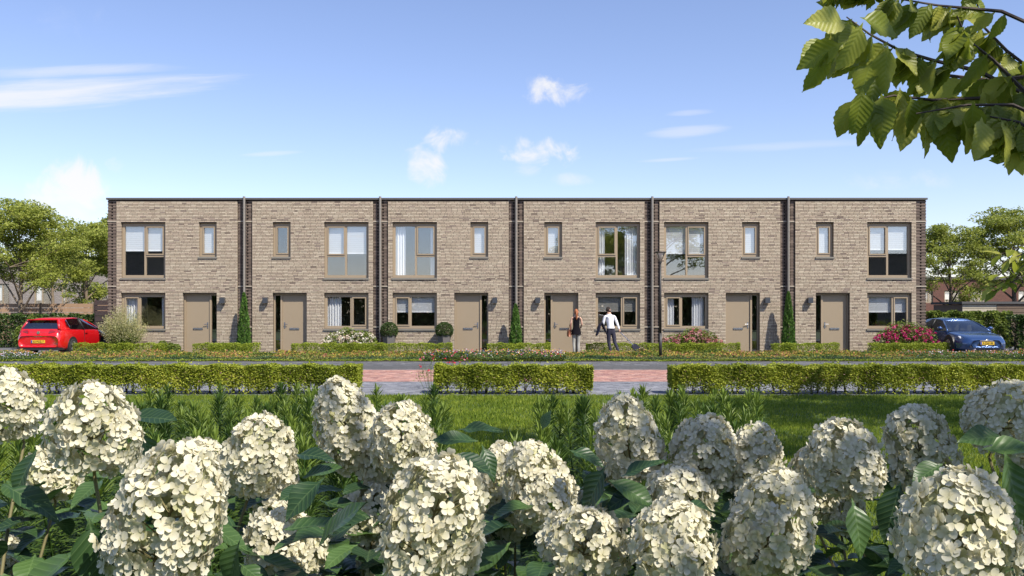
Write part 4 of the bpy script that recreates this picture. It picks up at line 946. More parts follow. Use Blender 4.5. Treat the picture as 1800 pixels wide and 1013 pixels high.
# --- blue saloon, nose to the camera
stB = [(0.0, 0.30, 0.42, 0.52, 0.55, 0.5, 0.56), (0.07, 0.2, 0.42, 0.6, 0.76, 0.66, 0.64), (0.35, 0.16, 0.46, 0.68, 0.9, 0.78, 0.73), (0.9, 0.16, 0.5, 0.78, 0.955, 0.84, 0.82),
       (1.5, 0.16, 0.52, 0.86, 0.955, 0.86, 0.9), (2.4, 0.16, 0.54, 0.9, 0.955, 0.87, 0.9), (3.4, 0.16, 0.56, 0.92, 0.955, 0.86, 0.92), (4.2, 0.18, 0.58, 0.92, 0.95, 0.82, 0.95),
       (4.7, 0.24, 0.58, 0.9, 0.88, 0.72, 0.96), (4.95, 0.34, 0.58, 0.8, 0.78, 0.66, 0.84)]
car, body, _ = make_car('blue_saloon', (17.72, 33.1, 0), 0.0, 'dark blue saloon parked nose-out beside the right end house', M['blue'], 4.95, 1.92, 1.38, stB, [], 5, True)
topB = [(2.12, 0.56, 1.29), (2.5, 0.6, 1.36), (3.0, 0.61, 1.38), (3.6, 0.58, 1.34), (4.1, 0.52, 1.23)]
cabin_build(car, M['blue'], None, topB, None)
A0, A1 = (0.84, 1.28, 0.87), (0.57, 2.15, 1.28); B0, B1 = (0.865, 2.62, 0.92), (0.62, 2.68, 1.35); C0, C1 = (0.84, 3.75, 0.95), (0.59, 3.6, 1.32)
pillar(car, M['blue'], A0, A1, 0.026); pillar(car, M['blackplastic'], B0, B1, 0.032); pillar(car, M['blue'], (0.78, 4.35, 0.95), (0.54, 4.0, 1.23), 0.05)
side_pane(car, [A0, B0, B1, A1]); side_pane(car, [B0, C0, C1, B1])
for s in (-1, 1): panel(car, 'rear_quarter', M['blue'], [(s * 0.84, 3.75, 0.93), (s * 0.78, 4.4, 0.94), (s * 0.54, 4.02, 1.24), (s * 0.59, 3.55, 1.33)], 0.006, (s, 0, .2), bulge=0.03)
panel(car, 'windscreen', M['carglass'], [(-0.82, 1.25, 0.875), (0.82, 1.25, 0.875), (0.56, 2.14, 1.29), (-0.56, 2.14, 1.29)], 0, (0, -1, 0.6), bulge=0.06)
panel(car, 'rear_window', M['carglass'], [(-0.68, 4.6, 0.97), (0.68, 4.6, 0.97), (0.5, 4.08, 1.23), (-0.5, 4.08, 1.23)], 0.02, (0, 1, 0.6), bulge=0.03)
for s in (-1, 1): panel(car, 'head_lamp', M['lampglass'], [(s * 0.5, 0.15, 0.585), (s * 0.8, 0.38, 0.6), (s * 0.8, 0.55, 0.69), (s * 0.54, 0.28, 0.655)], 0.045, (s * .35, -1, 0.4), bulge=0.015)
nose = MB(); ring = [(0.36 * math.cos(a) * (1.15 if abs(math.cos(a)) > .5 else 1.1), -0.012 + 0.06 * abs(math.cos(a)) ** 2, 0.47 + 0.1 * math.sin(a)) for a in np.linspace(0, 2 * math.pi, 29)]
nose.tube(ring, 0.012, 6, False).build('nose_trim', M['chrome'], car, True)
MB().box(-0.34, 0.34, -0.006, 0.03, 0.34, 0.45).build('lower_intake', M['blackplastic'], car)
eb = MB(); eb.box(-0.012, 0.012, -0.03, -0.012, 0.545, 0.615); eb.box(-0.05, 0.05, -0.03, -0.012, 0.617, 0.633); eb.build('badge', M['chrome'], car)
pm = MB().box(-0.26, 0.26, -0.04, -0.02, 0.41, 0.52).build('number_plate', M['plate'], car); MB().box(-0.255, -0.205, -0.044, -0.039, 0.415, 0.515).build('blue_band', M['plateblue'], pm)
text('3-ZKF-50', 0.1, M['ink'], pm, (0.02, -0.045, 0.465), (R(90), 0, 0))
MB().box(-0.72, 0.72, 0.1, 0.5, 0.15, 0.22).build('lower_bumper', M['blackplastic'], car)
for s in (-1, 1):
    for y in (0.95, 3.9):
        wheel(car, s * 0.88, y, 0.345, 0.21, s, 7); MB().tube([(s * 0.65, y, 0.36), (s * 0.962, y, 0.36)], 0.4, 26).build('wheel_arch', M['blackplastic'], car)
    MB().tube([(s * 0.86, 1.62, 0.96), (s * 0.98, 1.58, 1.0), (s * 1.06, 1.58, 1.0)], [0.03, 0.075, 0.05], 8).build('door_mirror', M['blue'], car, True)
    MB().box(s * 0.955, s * 0.972, 2.35, 2.6, 0.8, 0.825).build('door_handle', M['chrome'], car); MB().box(s * 0.942, s * 0.959, 2.68, 2.688, 0.35, 0.9).build('door_seam', M['blackplastic'], car)
    for y in (2.3, 3.2): MB().box(s * 0.18, s * 0.62, y, y + 0.14, 0.5, 1.12).build('seat', M['seatpale'], car)
    MB().box(s * 0.44, s * 0.62, 0.012, 0.1, 0.3, 0.38).build('air_intake', M['blackplastic'], car)

# ------------------------------------------------------------------ street lamp
M['iron'] = mat('lamp_post_paint', (0.03, 0.028, 0.026), 0.45)
M['lens'] = mat('lamp_lens', (0.6, 0.55, 0.45), 0.3)
o = empty('street_lamp', (fx(1161, 30.4), 30.4, 0), 0, 'dark street lamp with funnel head before the fifth house', 'street lamp')
H = 3.69
MB().tube([(0, 0, 0), (0, 0, 0.9)], 0.055, 12).build('base', M['iron'], o, True)
MB().tube([(0, 0, 0.88), (0, 0, H - 0.32)], [0.04, 0.03], 12).build('post', M['iron'], o, True)
hd = MB().lathe([(0.2, H - 0.03), (0.21, H - 0.015), (0.2, H), (0.05, H + 0.012)], n=20).build('cap', M['iron'], o)
for k in range(4):
    a = k * math.pi / 2 + 0.78; MB().tube([(0.03 * math.cos(a), 0.03 * math.sin(a), H - 0.33), (0.19 * math.cos(a), 0.19 * math.sin(a), H - 0.02)], 0.012, 6).build('strut', M['iron'], o)
MB().lathe([(0.035, H - 0.34), (0.15, H - 0.06), (0.15, H - 0.032)], n=16).build('lens', M['lens'], o, True)
MB().lathe([(0.05, H - 0.4), (0.05, H - 0.33)], n=12).build('collar', M['iron'], o)

# ------------------------------------------------------------------ people
M['skin'] = mat('skin', (0.55, 0.33, 0.24), 0.6, var=0.06)
M['topblack'] = mat('black_top', (0.008, 0.007, 0.01), 0.95, spec=0.15, var=0.2, scale=20)
M['greytrouser'] = mat('grey_trousers', (0.34, 0.33, 0.29), 0.85, var=0.12, scale=20)
M['hair_red'] = mat('auburn_hair', (0.32, 0.11, 0.04), 0.55, var=0.3, scale=60)
M['hair_dark'] = mat('dark_hair', (0.022, 0.014, 0.011), 0.9, var=0.3, scale=60)
M['shirt'] = mat('white_shirt', (0.75, 0.76, 0.8), 0.8, var=0.05, scale=15)
M['navy'] = mat('navy_cloth', (0.025, 0.025, 0.045), 0.85, var=0.2, scale=20)
M['leather'] = mat('brown_leather', (0.26, 0.09, 0.045), 0.5, var=0.15, scale=20)
M['shoe'] = mat('shoe', (0.03, 0.025, 0.025), 0.5)
def grow(name, verts, edges, mats, pick, parent, lv=2, root=0):
    """skin a skeleton into one continuous surface and colour it by region"""
    me = bpy.data.meshes.new(name); me.from_pydata([v[:3] for v in verts], edges, []); o = link(name, me, parent)
    md = o.modifiers.new('skin', 'SKIN'); sv = me.skin_vertices[0].data
    for k, v in enumerate(verts):
        r = v[3] if isinstance(v[3], tuple) else (v[3], v[3]); sv[k].radius = r; sv[k].use_root = (k == root)
    md.use_smooth_shade = True; ss = o.modifiers.new('sub', 'SUBSURF'); ss.levels = lv; ss.render_levels = lv
    dg = bpy.context.evaluated_depsgraph_get(); dg.update(); ev = o.evaluated_get(dg); nm = bpy.data.meshes.new_from_object(ev); o.modifiers.clear(); o.data = nm
    nm.materials.clear()
    for m in mats: nm.materials.append(m)
    for p_ in nm.polygons: p_.material_index = pick(p_.center); p_.use_smooth = True
    return o
def head_mesh(par, loc, yaw, hair_m, ponytail, beard=False, s=1.0):
    """head with face: skull, brow, nose, mouth, chin, ears; +y is the back, the face looks to -y locally"""
    V, Fc = [], []; nu, nv = 22, 18
    for j in range(nv + 1):
        ph = math.pi * j / nv
        for i in range(nu):
            a = 2 * math.pi * i / nu; x = math.sin(ph) * math.cos(a); y = math.sin(ph) * math.sin(a); z = math.cos(ph)
            X, Y, Z = x * 0.074, y * 0.094, z * 0.118
            if z < -0.1: X *= 1 - 0.32 * (-z - 0.1); Y = Y * (1 - 0.25 * (-z - 0.1)) - 0.012 * (-z)
            if y < -0.6 and abs(x) < 0.22 and -0.35 < z < 0.12: Y -= 0.026 * (1 - abs(x) / 0.22) * (1 - abs(z + 0.15) / 0.3)
            if y < -0.5 and abs(abs(x) - 0.38) < 0.16 and abs(z - 0.05) < 0.14: Y += 0.009
            if y < -0.6 and abs(x) < 0.3 and abs(z + 0.5) < 0.07: Y += 0.004
            V.append((X * s, Y * s, Z * s))
    for j in range(nv):
        for i in range(nu): Fc.append((j * nu + i, j * nu + (i + 1) % nu, (j + 1) * nu + (i + 1) % nu, (j + 1) * nu + i))
    h = MB().add(V, Fc)
    for sx in (-1, 1): h.tube([(sx * 0.07 * s, 0.0, -0.03 * s), (sx * 0.084 * s, 0.012 * s, 0.0), (sx * 0.076 * s, 0.008 * s, 0.028 * s)], [0.008, 0.017, 0.01], 8)
    ho = h.build('head', M['skin'], par, True, loc=loc, rot=(0, 0, yaw))
    ey = MB()
    for sx in (-1, 1): ey.tube([(sx * 0.03 * s, -0.078 * s, 0.008 * s), (sx * 0.03 * s, -0.086 * s, 0.008 * s)], [0.011, 0.006], 8)
    ey.build('eyes', M['shoe'], ho)
    hr = []
    for x, y, z in V:
        g = 1.09 if (y > -0.035 * s or z > 0.06 * s) and z > -0.07 * s else 0.9
        hr.append((x * g, y * g + 0.004, z * g + 0.006))
    hh = MB().add(hr, Fc)
    if ponytail: hh.tube([(0, 0.09, 0.04), (0.005, 0.14, 0.0), (0.0, 0.135, -0.12), (0.01, 0.12, -0.24), (0.0, 0.115, -0.3)], [0.03, 0.036, 0.042, 0.03, 0.008], 8)
    hh.build('hair', hair_m, ho, True)
    if beard:
        MB().add([(x * 1.05, y * 1.06 - 0.002, z * 1.03 - 0.002) for x, y, z in V], [f for f in Fc if all(V[k][2] < -0.035 * s and V[k][1] < 0.02 for k in f)]).build('beard', hair_m, ho, True)
    return ho
def hand(par, wrist, dirv, palm_n, m, curl=0.5, s=1.0):
    d_ = Vector(dirv).normalized(); n_ = Vector(palm_n); n_ = (n_ - d_ * n_.dot(d_)).normalized(); b_ = d_.cross(n_); w = Vector(wrist); mb = MB()
    mb.tube([w, w + d_ * 0.03, w + d_ * 0.085 * s], [0.024, 0.034, 0.032], 8)
    for k, ln in enumerate((0.07, 0.078, 0.073, 0.058)):
        r0 = w + d_ * 0.08 + b_ * (k - 1.5) * 0.019; c = curl * (1 + 0.08 * k)
        p1 = r0 + (d_ * math.cos(c * .5) + n_ * math.sin(c * .5)) * ln * 0.45; p2 = p1 + (d_ * math.cos(c * 1.6) + n_ * math.sin(c * 1.6)) * ln * 0.33; p3 = p2 + (d_ * math.cos(c * 2.4) + n_ * math.sin(c * 2.4)) * ln * 0.25
        mb.tube([r0, p1, p2, p3], [0.0095, 0.009, 0.0085, 0.006], 6)
    t0 = w + d_ * 0.03 - b_ * 0.028; mb.tube([t0, t0 - b_ * 0.022 + d_ * 0.025 + n_ * 0.01, t0 - b_ * 0.026 + d_ * 0.055 + n_ * 0.025], [0.012, 0.01, 0.007], 6)
    return mb.build('hand', m, par, True)
# woman seen from behind, waiting at the fourth door; faces the house (+y)
w_ = empty('person', (fx(1013, 33.2), 33.2, 0.0), R(4), 'woman with auburn ponytail, black sleeveless top and grey trousers at the door', 'person')
VW = [(0, 0, 0.92, (0.155, 0.115)), (0, 0.01, 1.08, (0.125, 0.095)), (0, 0.0, 1.25, (0.145, 0.1)), (0, -0.01, 1.38, (0.13, 0.085)), (0, 0.0, 1.47, (0.055, 0.055)), (0, 0.01, 1.55, (0.05, 0.05)),
      (-0.085, 0, 0.82, (0.085, 0.09)), (-0.09, 0.01, 0.47, (0.055, 0.058)), (-0.085, -0.02, 0.28, (0.05, 0.054)), (-0.08, -0.01, 0.09, (0.035, 0.04)), (-0.085, 0.14, 0.035, (0.035, 0.028)),
      (0.085, 0, 0.82, (0.085, 0.09)), (0.085, 0.02, 0.47, (0.055, 0.058)), (0.08, -0.01, 0.28, (0.05, 0.054)), (0.075, -0.01, 0.09, (0.035, 0.04)), (0.09, 0.14, 0.035, (0.035, 0.028)),
      (-0.165, 0, 1.40, (0.05, 0.05)), (-0.215, -0.02, 1.15, (0.037, 0.037)), (-0.19, 0.12, 0.97, (0.027, 0.027)),
      (0.165, 0, 1.40, (0.05, 0.05)), (0.215, 0.02, 1.15, (0.037, 0.037)), (0.17, 0.17, 1.02, (0.027, 0.027))]
EW = [(0, 1), (1, 2), (2, 3), (3, 4), (4, 5), (0, 6), (6, 7), (7, 8), (8, 9), (9, 10), (0, 11), (11, 12), (12, 13), (13, 14), (14, 15), (3, 16), (16, 17), (17, 18), (3, 19), (19, 20), (20, 21)]
def pickw(c):
    if abs(c.x) > 0.155 and c.z > 0.9 and c.z < 1.45: return 0
    if c.z > 1.40: return 0 if (c.z > 1.44 or abs(c.x) < 0.05 or abs(c.x) > 0.12) else 1
    if c.z > 0.80 and abs(c.x) < 0.18: return 1
    if c.z > 0.11: return 2
    return 3
grow('body', VW, EW, [M['skin'], M['topblack'], M['greytrouser'], M['leather']], pickw, w_)
head_mesh(w_, (0, 0.02, 1.615), R(180), M['hair_red'], True, s=0.97)
hand(w_, (-0.19, 0.12, 0.97), (0.1, 0.6, -0.5), (1, 0, 0), M['skin']); hand(w_, (0.17, 0.17, 1.02), (-0.2, 0.8, 0.1), (-1, 0, 0), M['skin'])
hem = MB(); n = 20
for z, k in ((0.98, 1.0), (0.86, 1.1), (0.78, 1.16)):
    for i in range(n): a = 2 * math.pi * i / n; hem.v.append((0.165 * k * math.cos(a), 0.125 * k * math.sin(a) + 0.004, z + 0.012 * math.sin(a * 5)))
hem.f = [(j * n + i, j * n + (i + 1) % n, (j + 1) * n + (i + 1) % n, (j + 1) * n + i) for j in range(2) for i in range(n)]
hem.build('top_hem', M['topblack'], w_, True)
bg = empty('handbag', (fx(1013, 33.2) - 0.27, 33.22, 0.70), R(10), 'brown leather shoulder bag hanging at the woman\'s left side', 'bag')
V, Fc = loft([[(0, y, 0.0), (0.05 * k, y, 0.0), (0.085 * k, y, 0.05), (0.07 * k, y, 0.2), (0.03 * k, y, 0.26), (0, y, 0.265)] for y, k in ((-0.14, 0.6), (-0.08, 1.0), (0.08, 1.0), (0.14, 0.6))]); subdiv(MB().add(V, Fc).build('bag_body', M['leather'], bg), 1)
MB().tube([(0.0, -0.11, 0.22), (0.06, -0.1, 0.5), (0.13, 0.0, 0.73), (0.06, 0.09, 0.5), (0.0, 0.11, 0.22)], 0.01, 6, False).build('strap', M['leather'], bg)
# man from behind, half turned to the left, pulling a case with his right hand, jacket over the left arm
m2 = empty('person', (fx(1074, 33.3), 33.3, 0), R(14), 'bearded man in white shirt and dark trousers pulling a wheeled case', 'person')
VM = [(0, 0, 0.95, (0.15, 0.12)), (-0.01, 0.015, 1.12, (0.145, 0.115)), (-0.03, 0.04, 1.3, (0.165, 0.12)), (-0.04, 0.06, 1.44, (0.15, 0.09)), (-0.045, 0.08, 1.53, (0.06, 0.06)), (-0.055, 0.1, 1.62, (0.055, 0.055)),
      (-0.09, 0, 0.84, (0.09, 0.1)), (-0.07, 0.05, 0.5, (0.066, 0.07)), (-0.03, 0.02, 0.3, (0.058, 0.062)), (-0.01, -0.01, 0.1, (0.045, 0.05)), (-0.07, 0.12, 0.04, (0.042, 0.032)),
      (0.09, 0, 0.84, (0.09, 0.1)), (0.14, -0.02, 0.5, (0.066, 0.07)), (0.2, -0.1, 0.3, (0.058, 0.062)), (0.26, -0.16, 0.1, (0.045, 0.05)), (0.22, -0.03, 0.04, (0.042, 0.032)),
      (-0.225, 0.05, 1.46, (0.062, 0.062)), (-0.29, 0.06, 1.19, (0.05, 0.05)), (-0.24, 0.2, 1.02, (0.035, 0.035)),
      (0.16, 0.06, 1.46, (0.062, 0.062)), (0.25, 0.0, 1.2, (0.05, 0.05)), (0.31, -0.06, 0.97, (0.035, 0.035))]
def pickm(c):
    if c.z > 1.545: return 0
    if c.z > 0.99: return 1
    if (c.x > 0.24 and c.z > 0.9) or (c.x < -0.17 and c.z > 0.9): return 1
    if c.z > 0.1: return 2
    return 3
grow('body', VM, EW, [M['skin'], M['shirt'], M['navy'], M['shoe']], pickm, m2)
head_mesh(m2, (-0.06, 0.12, 1.70), R(118), M['hair_dark'], False, True)
hand(m2, (0.31, -0.06, 0.97), (0.2, -0.1, -1), (-1, 0, 0), M['skin'], 1.0); hand(m2, (-0.24, 0.2, 1.02), (0.3, 0.8, -0.1), (0, 0, -1), M['skin'])
MB().tube([(0.155 * math.cos(a), 0.125 * math.sin(a), 1.0) for a in np.linspace(0, 2 * math.pi, 21)], 0.016, 6, False).build('belt', M['shoe'], m2)
jk = empty('jacket', (fx(1074, 33.3) - 0.3, 33.25, 0.0), R(14), 'dark jacket draped over the man\'s left forearm', 'jacket')
V = []; n, mm = 18, 9
for j in range(mm):
    for i in range(n):
        f = i / (n - 1); g = j / (mm - 1); a = (f - 0.5) * 2
        V.append((-0.05 + a * 0.21 + 0.02 * math.sin(j * 1.7 + i), 0.03 + 0.2 * (g - 0.5) + 0.03 * math.sin(i * 1.3 + j * 2.1), 1.2 - 0.42 * abs(a) ** 1.6 - 0.06 * math.sin(g * 3 + i * 0.5)))
jo = MB().add(V, [(j * n + i, j * n + i + 1, (j + 1) * n + i + 1, (j + 1) * n + i) for j in range(mm - 1) for i in range(n - 1)]).build('cloth', M['navy'], jk, True); jo.modifiers.new('t', 'SOLIDIFY').thickness = 0.05; subdiv(jo, 1)
cs = empty('wheeled_case', (fx(1126, 33.3) + 0.02, 33.2, 0.0), R(0), 'dark wheeled suitcase tilted behind the man', 'suitcase')
hx_ = fx(1074, 33.3) + 0.31 - (fx(1126, 33.3) + 0.02); tl = Vector((hx_ + 0.02, 0, 0.87)); base = Vector((0.02, 0, 0.07)); dv = (tl - base).normalized(); nv2 = Vector((dv.z, 0, -dv.x))
V, Fc = [], []
for f, k in ((0.04, 0.8), (0.08, 1.0), (0.42, 1.0), (0.47, 0.8)):
    for sx, sy in ((-1, -1), (1, -1), (1, 1), (-1, 1)): V.append(base + dv * f + nv2 * sx * 0.1 * k + Vector((0, sy * 0.17 * k, 0)))
MB().add(V, [(i * 4 + k, i * 4 + (k + 1) % 4, (i + 1) * 4 + (k + 1) % 4, (i + 1) * 4 + k) for i in range(3) for k in range(4)] + [(3, 2, 1, 0), (12, 13, 14, 15)]).build('case_body', M['navy'], cs)
for sy in (-0.07, 0.07): MB().tube([base + dv * 0.45 + Vector((0, sy, 0)), tl + Vector((0, sy * 0.9, 0))], 0.01, 6).build('handle_bar', M['chrome'], cs)
MB().tube([tl + Vector((0, -0.075, 0)), tl + Vector((0, 0.075, 0))], 0.014, 8).build('grip', M['shoe'], cs)
for sy in (-0.13, 0.13): MB().tube([base + nv2 * 0.06 + Vector((0, sy - 0.02, -0.02)), base + nv2 * 0.06 + Vector((0, sy + 0.02, -0.02))], 0.04, 12).build('wheel', M['rubber'], cs)
# ------------------------------------------------------------------ lawn blades
def blades(n, x0, x1, y0, y1, h, w, keep=None):
    x = rng.uniform(x0, x1, n); y = y0 + (y1 - y0) * rng.random(n)
    if keep is not None: k = keep(x, y); x, y = x[k], y[k]; n = len(x)
    a = rng.uniform(0, 2 * np.pi, n); ln = rng.uniform(0.0, 0.6, n); hh = rng.uniform(h * 0.6, h, n) * (1 + 0.35 * np.sin(x * 1.7 + y * 0.9) * np.sin(y * 1.3)); ww = w * rng.uniform(0.7, 1.2, n)
    V = np.empty((n, 4, 3)); b = rng.uniform(0, 2 * np.pi, n); c, s = np.cos(a), np.sin(a); e, f = np.cos(b), np.sin(b)
    V[:, 0] = np.stack([x - c * ww / 2, y - s * ww / 2, np.zeros(n)], 1); V[:, 1] = np.stack([x + c * ww / 2, y + s * ww / 2, np.zeros(n)], 1)
    mx_, my = x + e * ln * hh * 0.35, y + f * ln * hh * 0.35
    V[:, 2] = np.stack([mx_ + c * ww * 0.35, my + s * ww * 0.35, hh * 0.6], 1)
    V[:, 3] = np.stack([x + e * ln * hh, y + f * ln * hh, hh * (1 - 0.25 * ln)], 1)
    return V.reshape(-1, 3), np.arange(4 * n).reshape(n, 4), np.repeat(rng.random(n), 4)
spots = []
rs = random.Random(5)
def bed(x_of, d0, d1, step):
    d = d0
    while d < d1:
        xa, xb = x_of(d); x = xa
        while x < xb: spots.append((x + rs.uniform(-.09, .09), d + rs.uniform(-.1, .1))); x += step * rs.uniform(0.85, 1.2)
        d += step * 0.9
bed(lambda d: ((-3.6, -1.75) if d > 6.6 else (-2.75 + (d - 4) * -0.2, -0.9)), 4.0, 8.3, 0.262)
bed(lambda d: (-1.75, -0.62) if d > 6.0 else (-0.9, -0.4), 4.0, 7.9, 0.28)
bed(lambda d: (0.2 + max(0, (d - 5) * 0.06), 1.15 + (d - 4) * 0.27), 4.0, 8.0, 0.262)
for px, d in ((692, 8.3), (745, 8.6), (770, 8.2), (1196, 8.5), (1215, 8.1), (1240, 8.4), (1130, 8.3)): spots.append((fx(px, d), d))
gx = np.zeros((130, 200), bool)
for x, y in spots: gx[max(0, int((y - 0.2) * 10)):int((y + 0.25) * 10), max(0, int((x + 10 - 0.2) * 10)):int((x + 10 + 0.25) * 10)] = True
def vis(x, y):
    inb = gx[np.clip((y * 10).astype(int), 0, 129), np.clip(((x + 10) * 10).astype(int), 0, 199)]
    return (np.abs(x) < y * 0.62 + 0.6) & ~(inb & (y < 12.9))
for xa, xb, ya, yb in ((-3.6, -0.6, 3.6, 8.1), (0.2, 2.2, 3.6, 8.0)): pass
parts_ = [blades(95000, -7, 7, 4.2, 8.5, 0.075, 0.007, vis), blades(130000, -9.5, 9.5, 8.5, 13, 0.07, 0.01, vis), blades(110000, -12, 12, 13, 17.05, 0.065, 0.013, vis)]
V = np.vstack([p[0] for p in parts_]); rn = np.hstack([p[2] for p in parts_]); Fc = np.arange(len(V)).reshape(-1, 4)
tag(link('grass', mesh_np('grass', V, Fc, M['grass'], rnd=rn)), 'mown green lawn grass between the flowers and the front hedges', 'grass', kind='stuff')

# ------------------------------------------------------------------ bed of spiky green plants
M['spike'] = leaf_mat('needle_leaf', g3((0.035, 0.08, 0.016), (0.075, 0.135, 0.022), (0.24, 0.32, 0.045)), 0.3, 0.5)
def spiky_mesh(seed, H=0.86):
    r = np.random.default_rng(seed); n = 240
    z = np.sort(r.random(n)) * H * 0.94 + 0.06 * H; a = np.arange(n) * 2.4 + r.normal(size=n) * 0.2; top = z / H
    L = (0.15 - 0.05 * top ** 3) * r.uniform(0.8, 1.15, n); el = 0.15 + 0.95 * top ** 4 + r.normal(size=n) * 0.16 + 0.15
    dv = np.stack([np.cos(a) * np.cos(el), np.sin(a) * np.cos(el), np.sin(el)], 1); lean = 0.05 * np.sin(z * 3 + seed)
    b0 = np.stack([lean + np.cos(a) * 0.006, np.sin(a) * 0.006, z], 1); sd = unit(np.cross(dv, np.array([0, 0, 1.0]))); w = 0.0072
    droop = np.array([0, 0, -1.0]) * (L * 0.16)[:, None]
    V = np.empty((n, 4, 3)); V[:, 0] = b0; V[:, 1] = b0 + dv * (L * 0.5)[:, None] + sd * w; V[:, 2] = b0 + dv * L[:, None] + droop; V[:, 3] = b0 + dv * (L * 0.5)[:, None] - sd * w
    st = MB().tube([(0.05 * math.sin(zz * 3 + seed), 0, zz) for zz in np.linspace(0, H * 0.97, 7)], [0.007] * 6 + [0.003], 5)
    V = np.vstack([V.reshape(-1, 3), np.array(st.v)]); nq = n * 4
    F4 = [tuple(q) for q in np.arange(nq).reshape(n, 4)] + [tuple(i + nq for i in f) for f in st.f if len(f) == 4]
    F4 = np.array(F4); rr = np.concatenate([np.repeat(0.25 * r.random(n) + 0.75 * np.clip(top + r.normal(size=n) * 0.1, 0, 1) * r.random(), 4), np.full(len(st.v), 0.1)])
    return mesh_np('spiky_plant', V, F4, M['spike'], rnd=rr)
SP = [spiky_mesh(s) for s in range(6)]
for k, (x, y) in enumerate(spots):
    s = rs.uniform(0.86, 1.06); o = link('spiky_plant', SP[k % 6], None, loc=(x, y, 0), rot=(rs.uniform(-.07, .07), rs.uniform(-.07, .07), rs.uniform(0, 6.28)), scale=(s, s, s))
    tag(o, ['upright spiky green plant in the broad clump at left behind the hydrangeas', 'upright spiky green plant in the clump at centre left behind the hydrangeas', 'upright spiky green plant in the clump right of centre behind the hydrangeas'][0 if x < -1.6 else (1 if x < 0 else 2)], 'plant', ['spiky green plants in the left clump', 'spiky green plants in the centre left clump', 'spiky green plants in the clump right of centre'][0 if x < -1.6 else (1 if x < 0 else 2)])

# ------------------------------------------------------------------ white hydrangeas in the foreground
M['petal'] = None
m, t, p = new_mat('hydrangea_petal'); b_ = NB(t)
at = N(t, 'ShaderNodeAttribute', attribute_name='rnd'); oi = N(t, 'ShaderNodeObjectInfo')
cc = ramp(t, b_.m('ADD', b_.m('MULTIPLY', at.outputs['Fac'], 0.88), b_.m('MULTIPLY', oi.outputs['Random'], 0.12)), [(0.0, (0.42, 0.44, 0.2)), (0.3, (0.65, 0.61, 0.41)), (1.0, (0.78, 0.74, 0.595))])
t.links.new(cc, p.inputs['Base Color']); p.inputs['Roughness'].default_value = 0.6; p.inputs['Specular IOR Level'].default_value = 0.25
tr = N(t, 'ShaderNodeBsdfTranslucent'); t.links.new(cc, tr.inputs[0]); ms = N(t, 'ShaderNodeMixShader'); ms.inputs[0].default_value = 0.3
t.links.new(p.outputs[0], ms.inputs[1]); t.links.new(tr.outputs[0], ms.inputs[2]); t.links.new(ms.outputs[0], t.nodes['Material Output'].inputs[0]); M['petal'] = m
M['hstem'] = mat('hydrangea_stem', (0.16, 0.14, 0.06), 0.8, var=0.3, scale=30)
M['hleaf'] = leaf_mat('hydrangea_leaf', g3((0.018, 0.045, 0.018), (0.032, 0.072, 0.023), (0.075, 0.14, 0.034)), 0.2, 0.4, attr='object', spec=0.45, veins=True)
def petal_arrays(seed, size=0.0148):
    r = np.random.default_rng(seed); V, Fc, A = [], [], []
    prof = [(0.06, 0.0, 0.12), (0.4, 0.0, 0.38), (0.75, 0.0, 0.47), (0.97, 0.0, 0.29)]
    for q in range(4):
        an = q * math.pi / 2 + r.normal() * 0.1; lift = r.uniform(-0.1, 0.4); sc = size * r.uniform(0.88, 1.12); tw = r.normal() * 0.15; b = len(V); lay = 0.0012 * (q % 2)
        for rad, _, wd in prof:
            for s in (-1, 0, 1):
                x = rad * sc; y = s * wd * sc; z = lay + lift * rad * rad * sc * 0.9 + (0.08 * abs(s) * sc * (0.5 + rad)) + tw * y
                xx = x + (0.06 * sc if s == 0 and rad > 0.9 else 0)
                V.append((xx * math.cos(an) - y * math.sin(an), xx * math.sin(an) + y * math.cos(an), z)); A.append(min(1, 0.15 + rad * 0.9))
        for j in range(3):
            for i in range(2): Fc.append((b + j * 3 + i, b + j * 3 + i + 1, b + (j + 1) * 3 + i + 1, b + (j + 1) * 3 + i))
    return np.array(V), np.array(Fc), np.array(A)
PA = [petal_arrays(s) for s in range(7)]
FLO = [mesh_np('floret', v, f, M['petal'], rnd=a, smooth=True) for v, f, a in PA]
def basis(nv, spin):
    z = Vector(nv).normalized(); a = z.orthogonal().normalized(); b = z.cross(a); x = a * math.cos(spin) + b * math.sin(spin); y = z.cross(x)
    return Matrix((x, y, z)).transposed()
heads = [(38, 705, 105, 120), (165, 745, 165, 150), (95, 832, 100, 84), (268, 882, 205, 230), (322, 832, 120, 125), (440, 792, 135, 135), (472, 856, 108, 84), (505, 945, 140, 125), (626, 742, 118, 155),
         (718, 768, 125, 120), (735, 890, 195, 200), (640, 900, 120, 110), (885, 838, 95, 115), (967, 845, 130, 145), (1112, 760, 118, 145), (1215, 790, 120, 135), (1308, 806, 112, 125), (1200, 868, 130, 110),
         (1338, 905, 160, 175), (1010, 950, 155, 130), (1178, 950, 165, 150), (1502, 800, 135, 130), (1432, 845, 110, 120), (1625, 768, 125, 130), (1612, 812, 88, 72), (1745, 728, 130, 125), (1675, 930, 225, 210),
         (1065, 905, 105, 100), (4, 975, 60, 70), (690, 975, 120, 100), (1290, 985, 110, 90), (830, 930, 95, 90), (905, 905, 80, 80), (560, 1000, 80, 70), (1785, 800, 70, 60), (660, 810, 70, 90), (1480, 900, 80, 70), (770, 835, 75, 80)]
SHR = [(-1.35, 'at the far left with heads cut by the left edge'), (-0.85, 'left with the largest flower heads, mostly in sun'), (-0.42, 'left of centre with a head over the spiky plants'), (-0.12, 'at centre left with one broad low head'),
       (0.2, 'at the centre below the short hedge block'), (0.62, 'right of centre in a dense cluster of heads'), (1.0, 'at the right with heads against the lawn'), (1.5, 'at the far right with the broadest head')]
shrubs = []
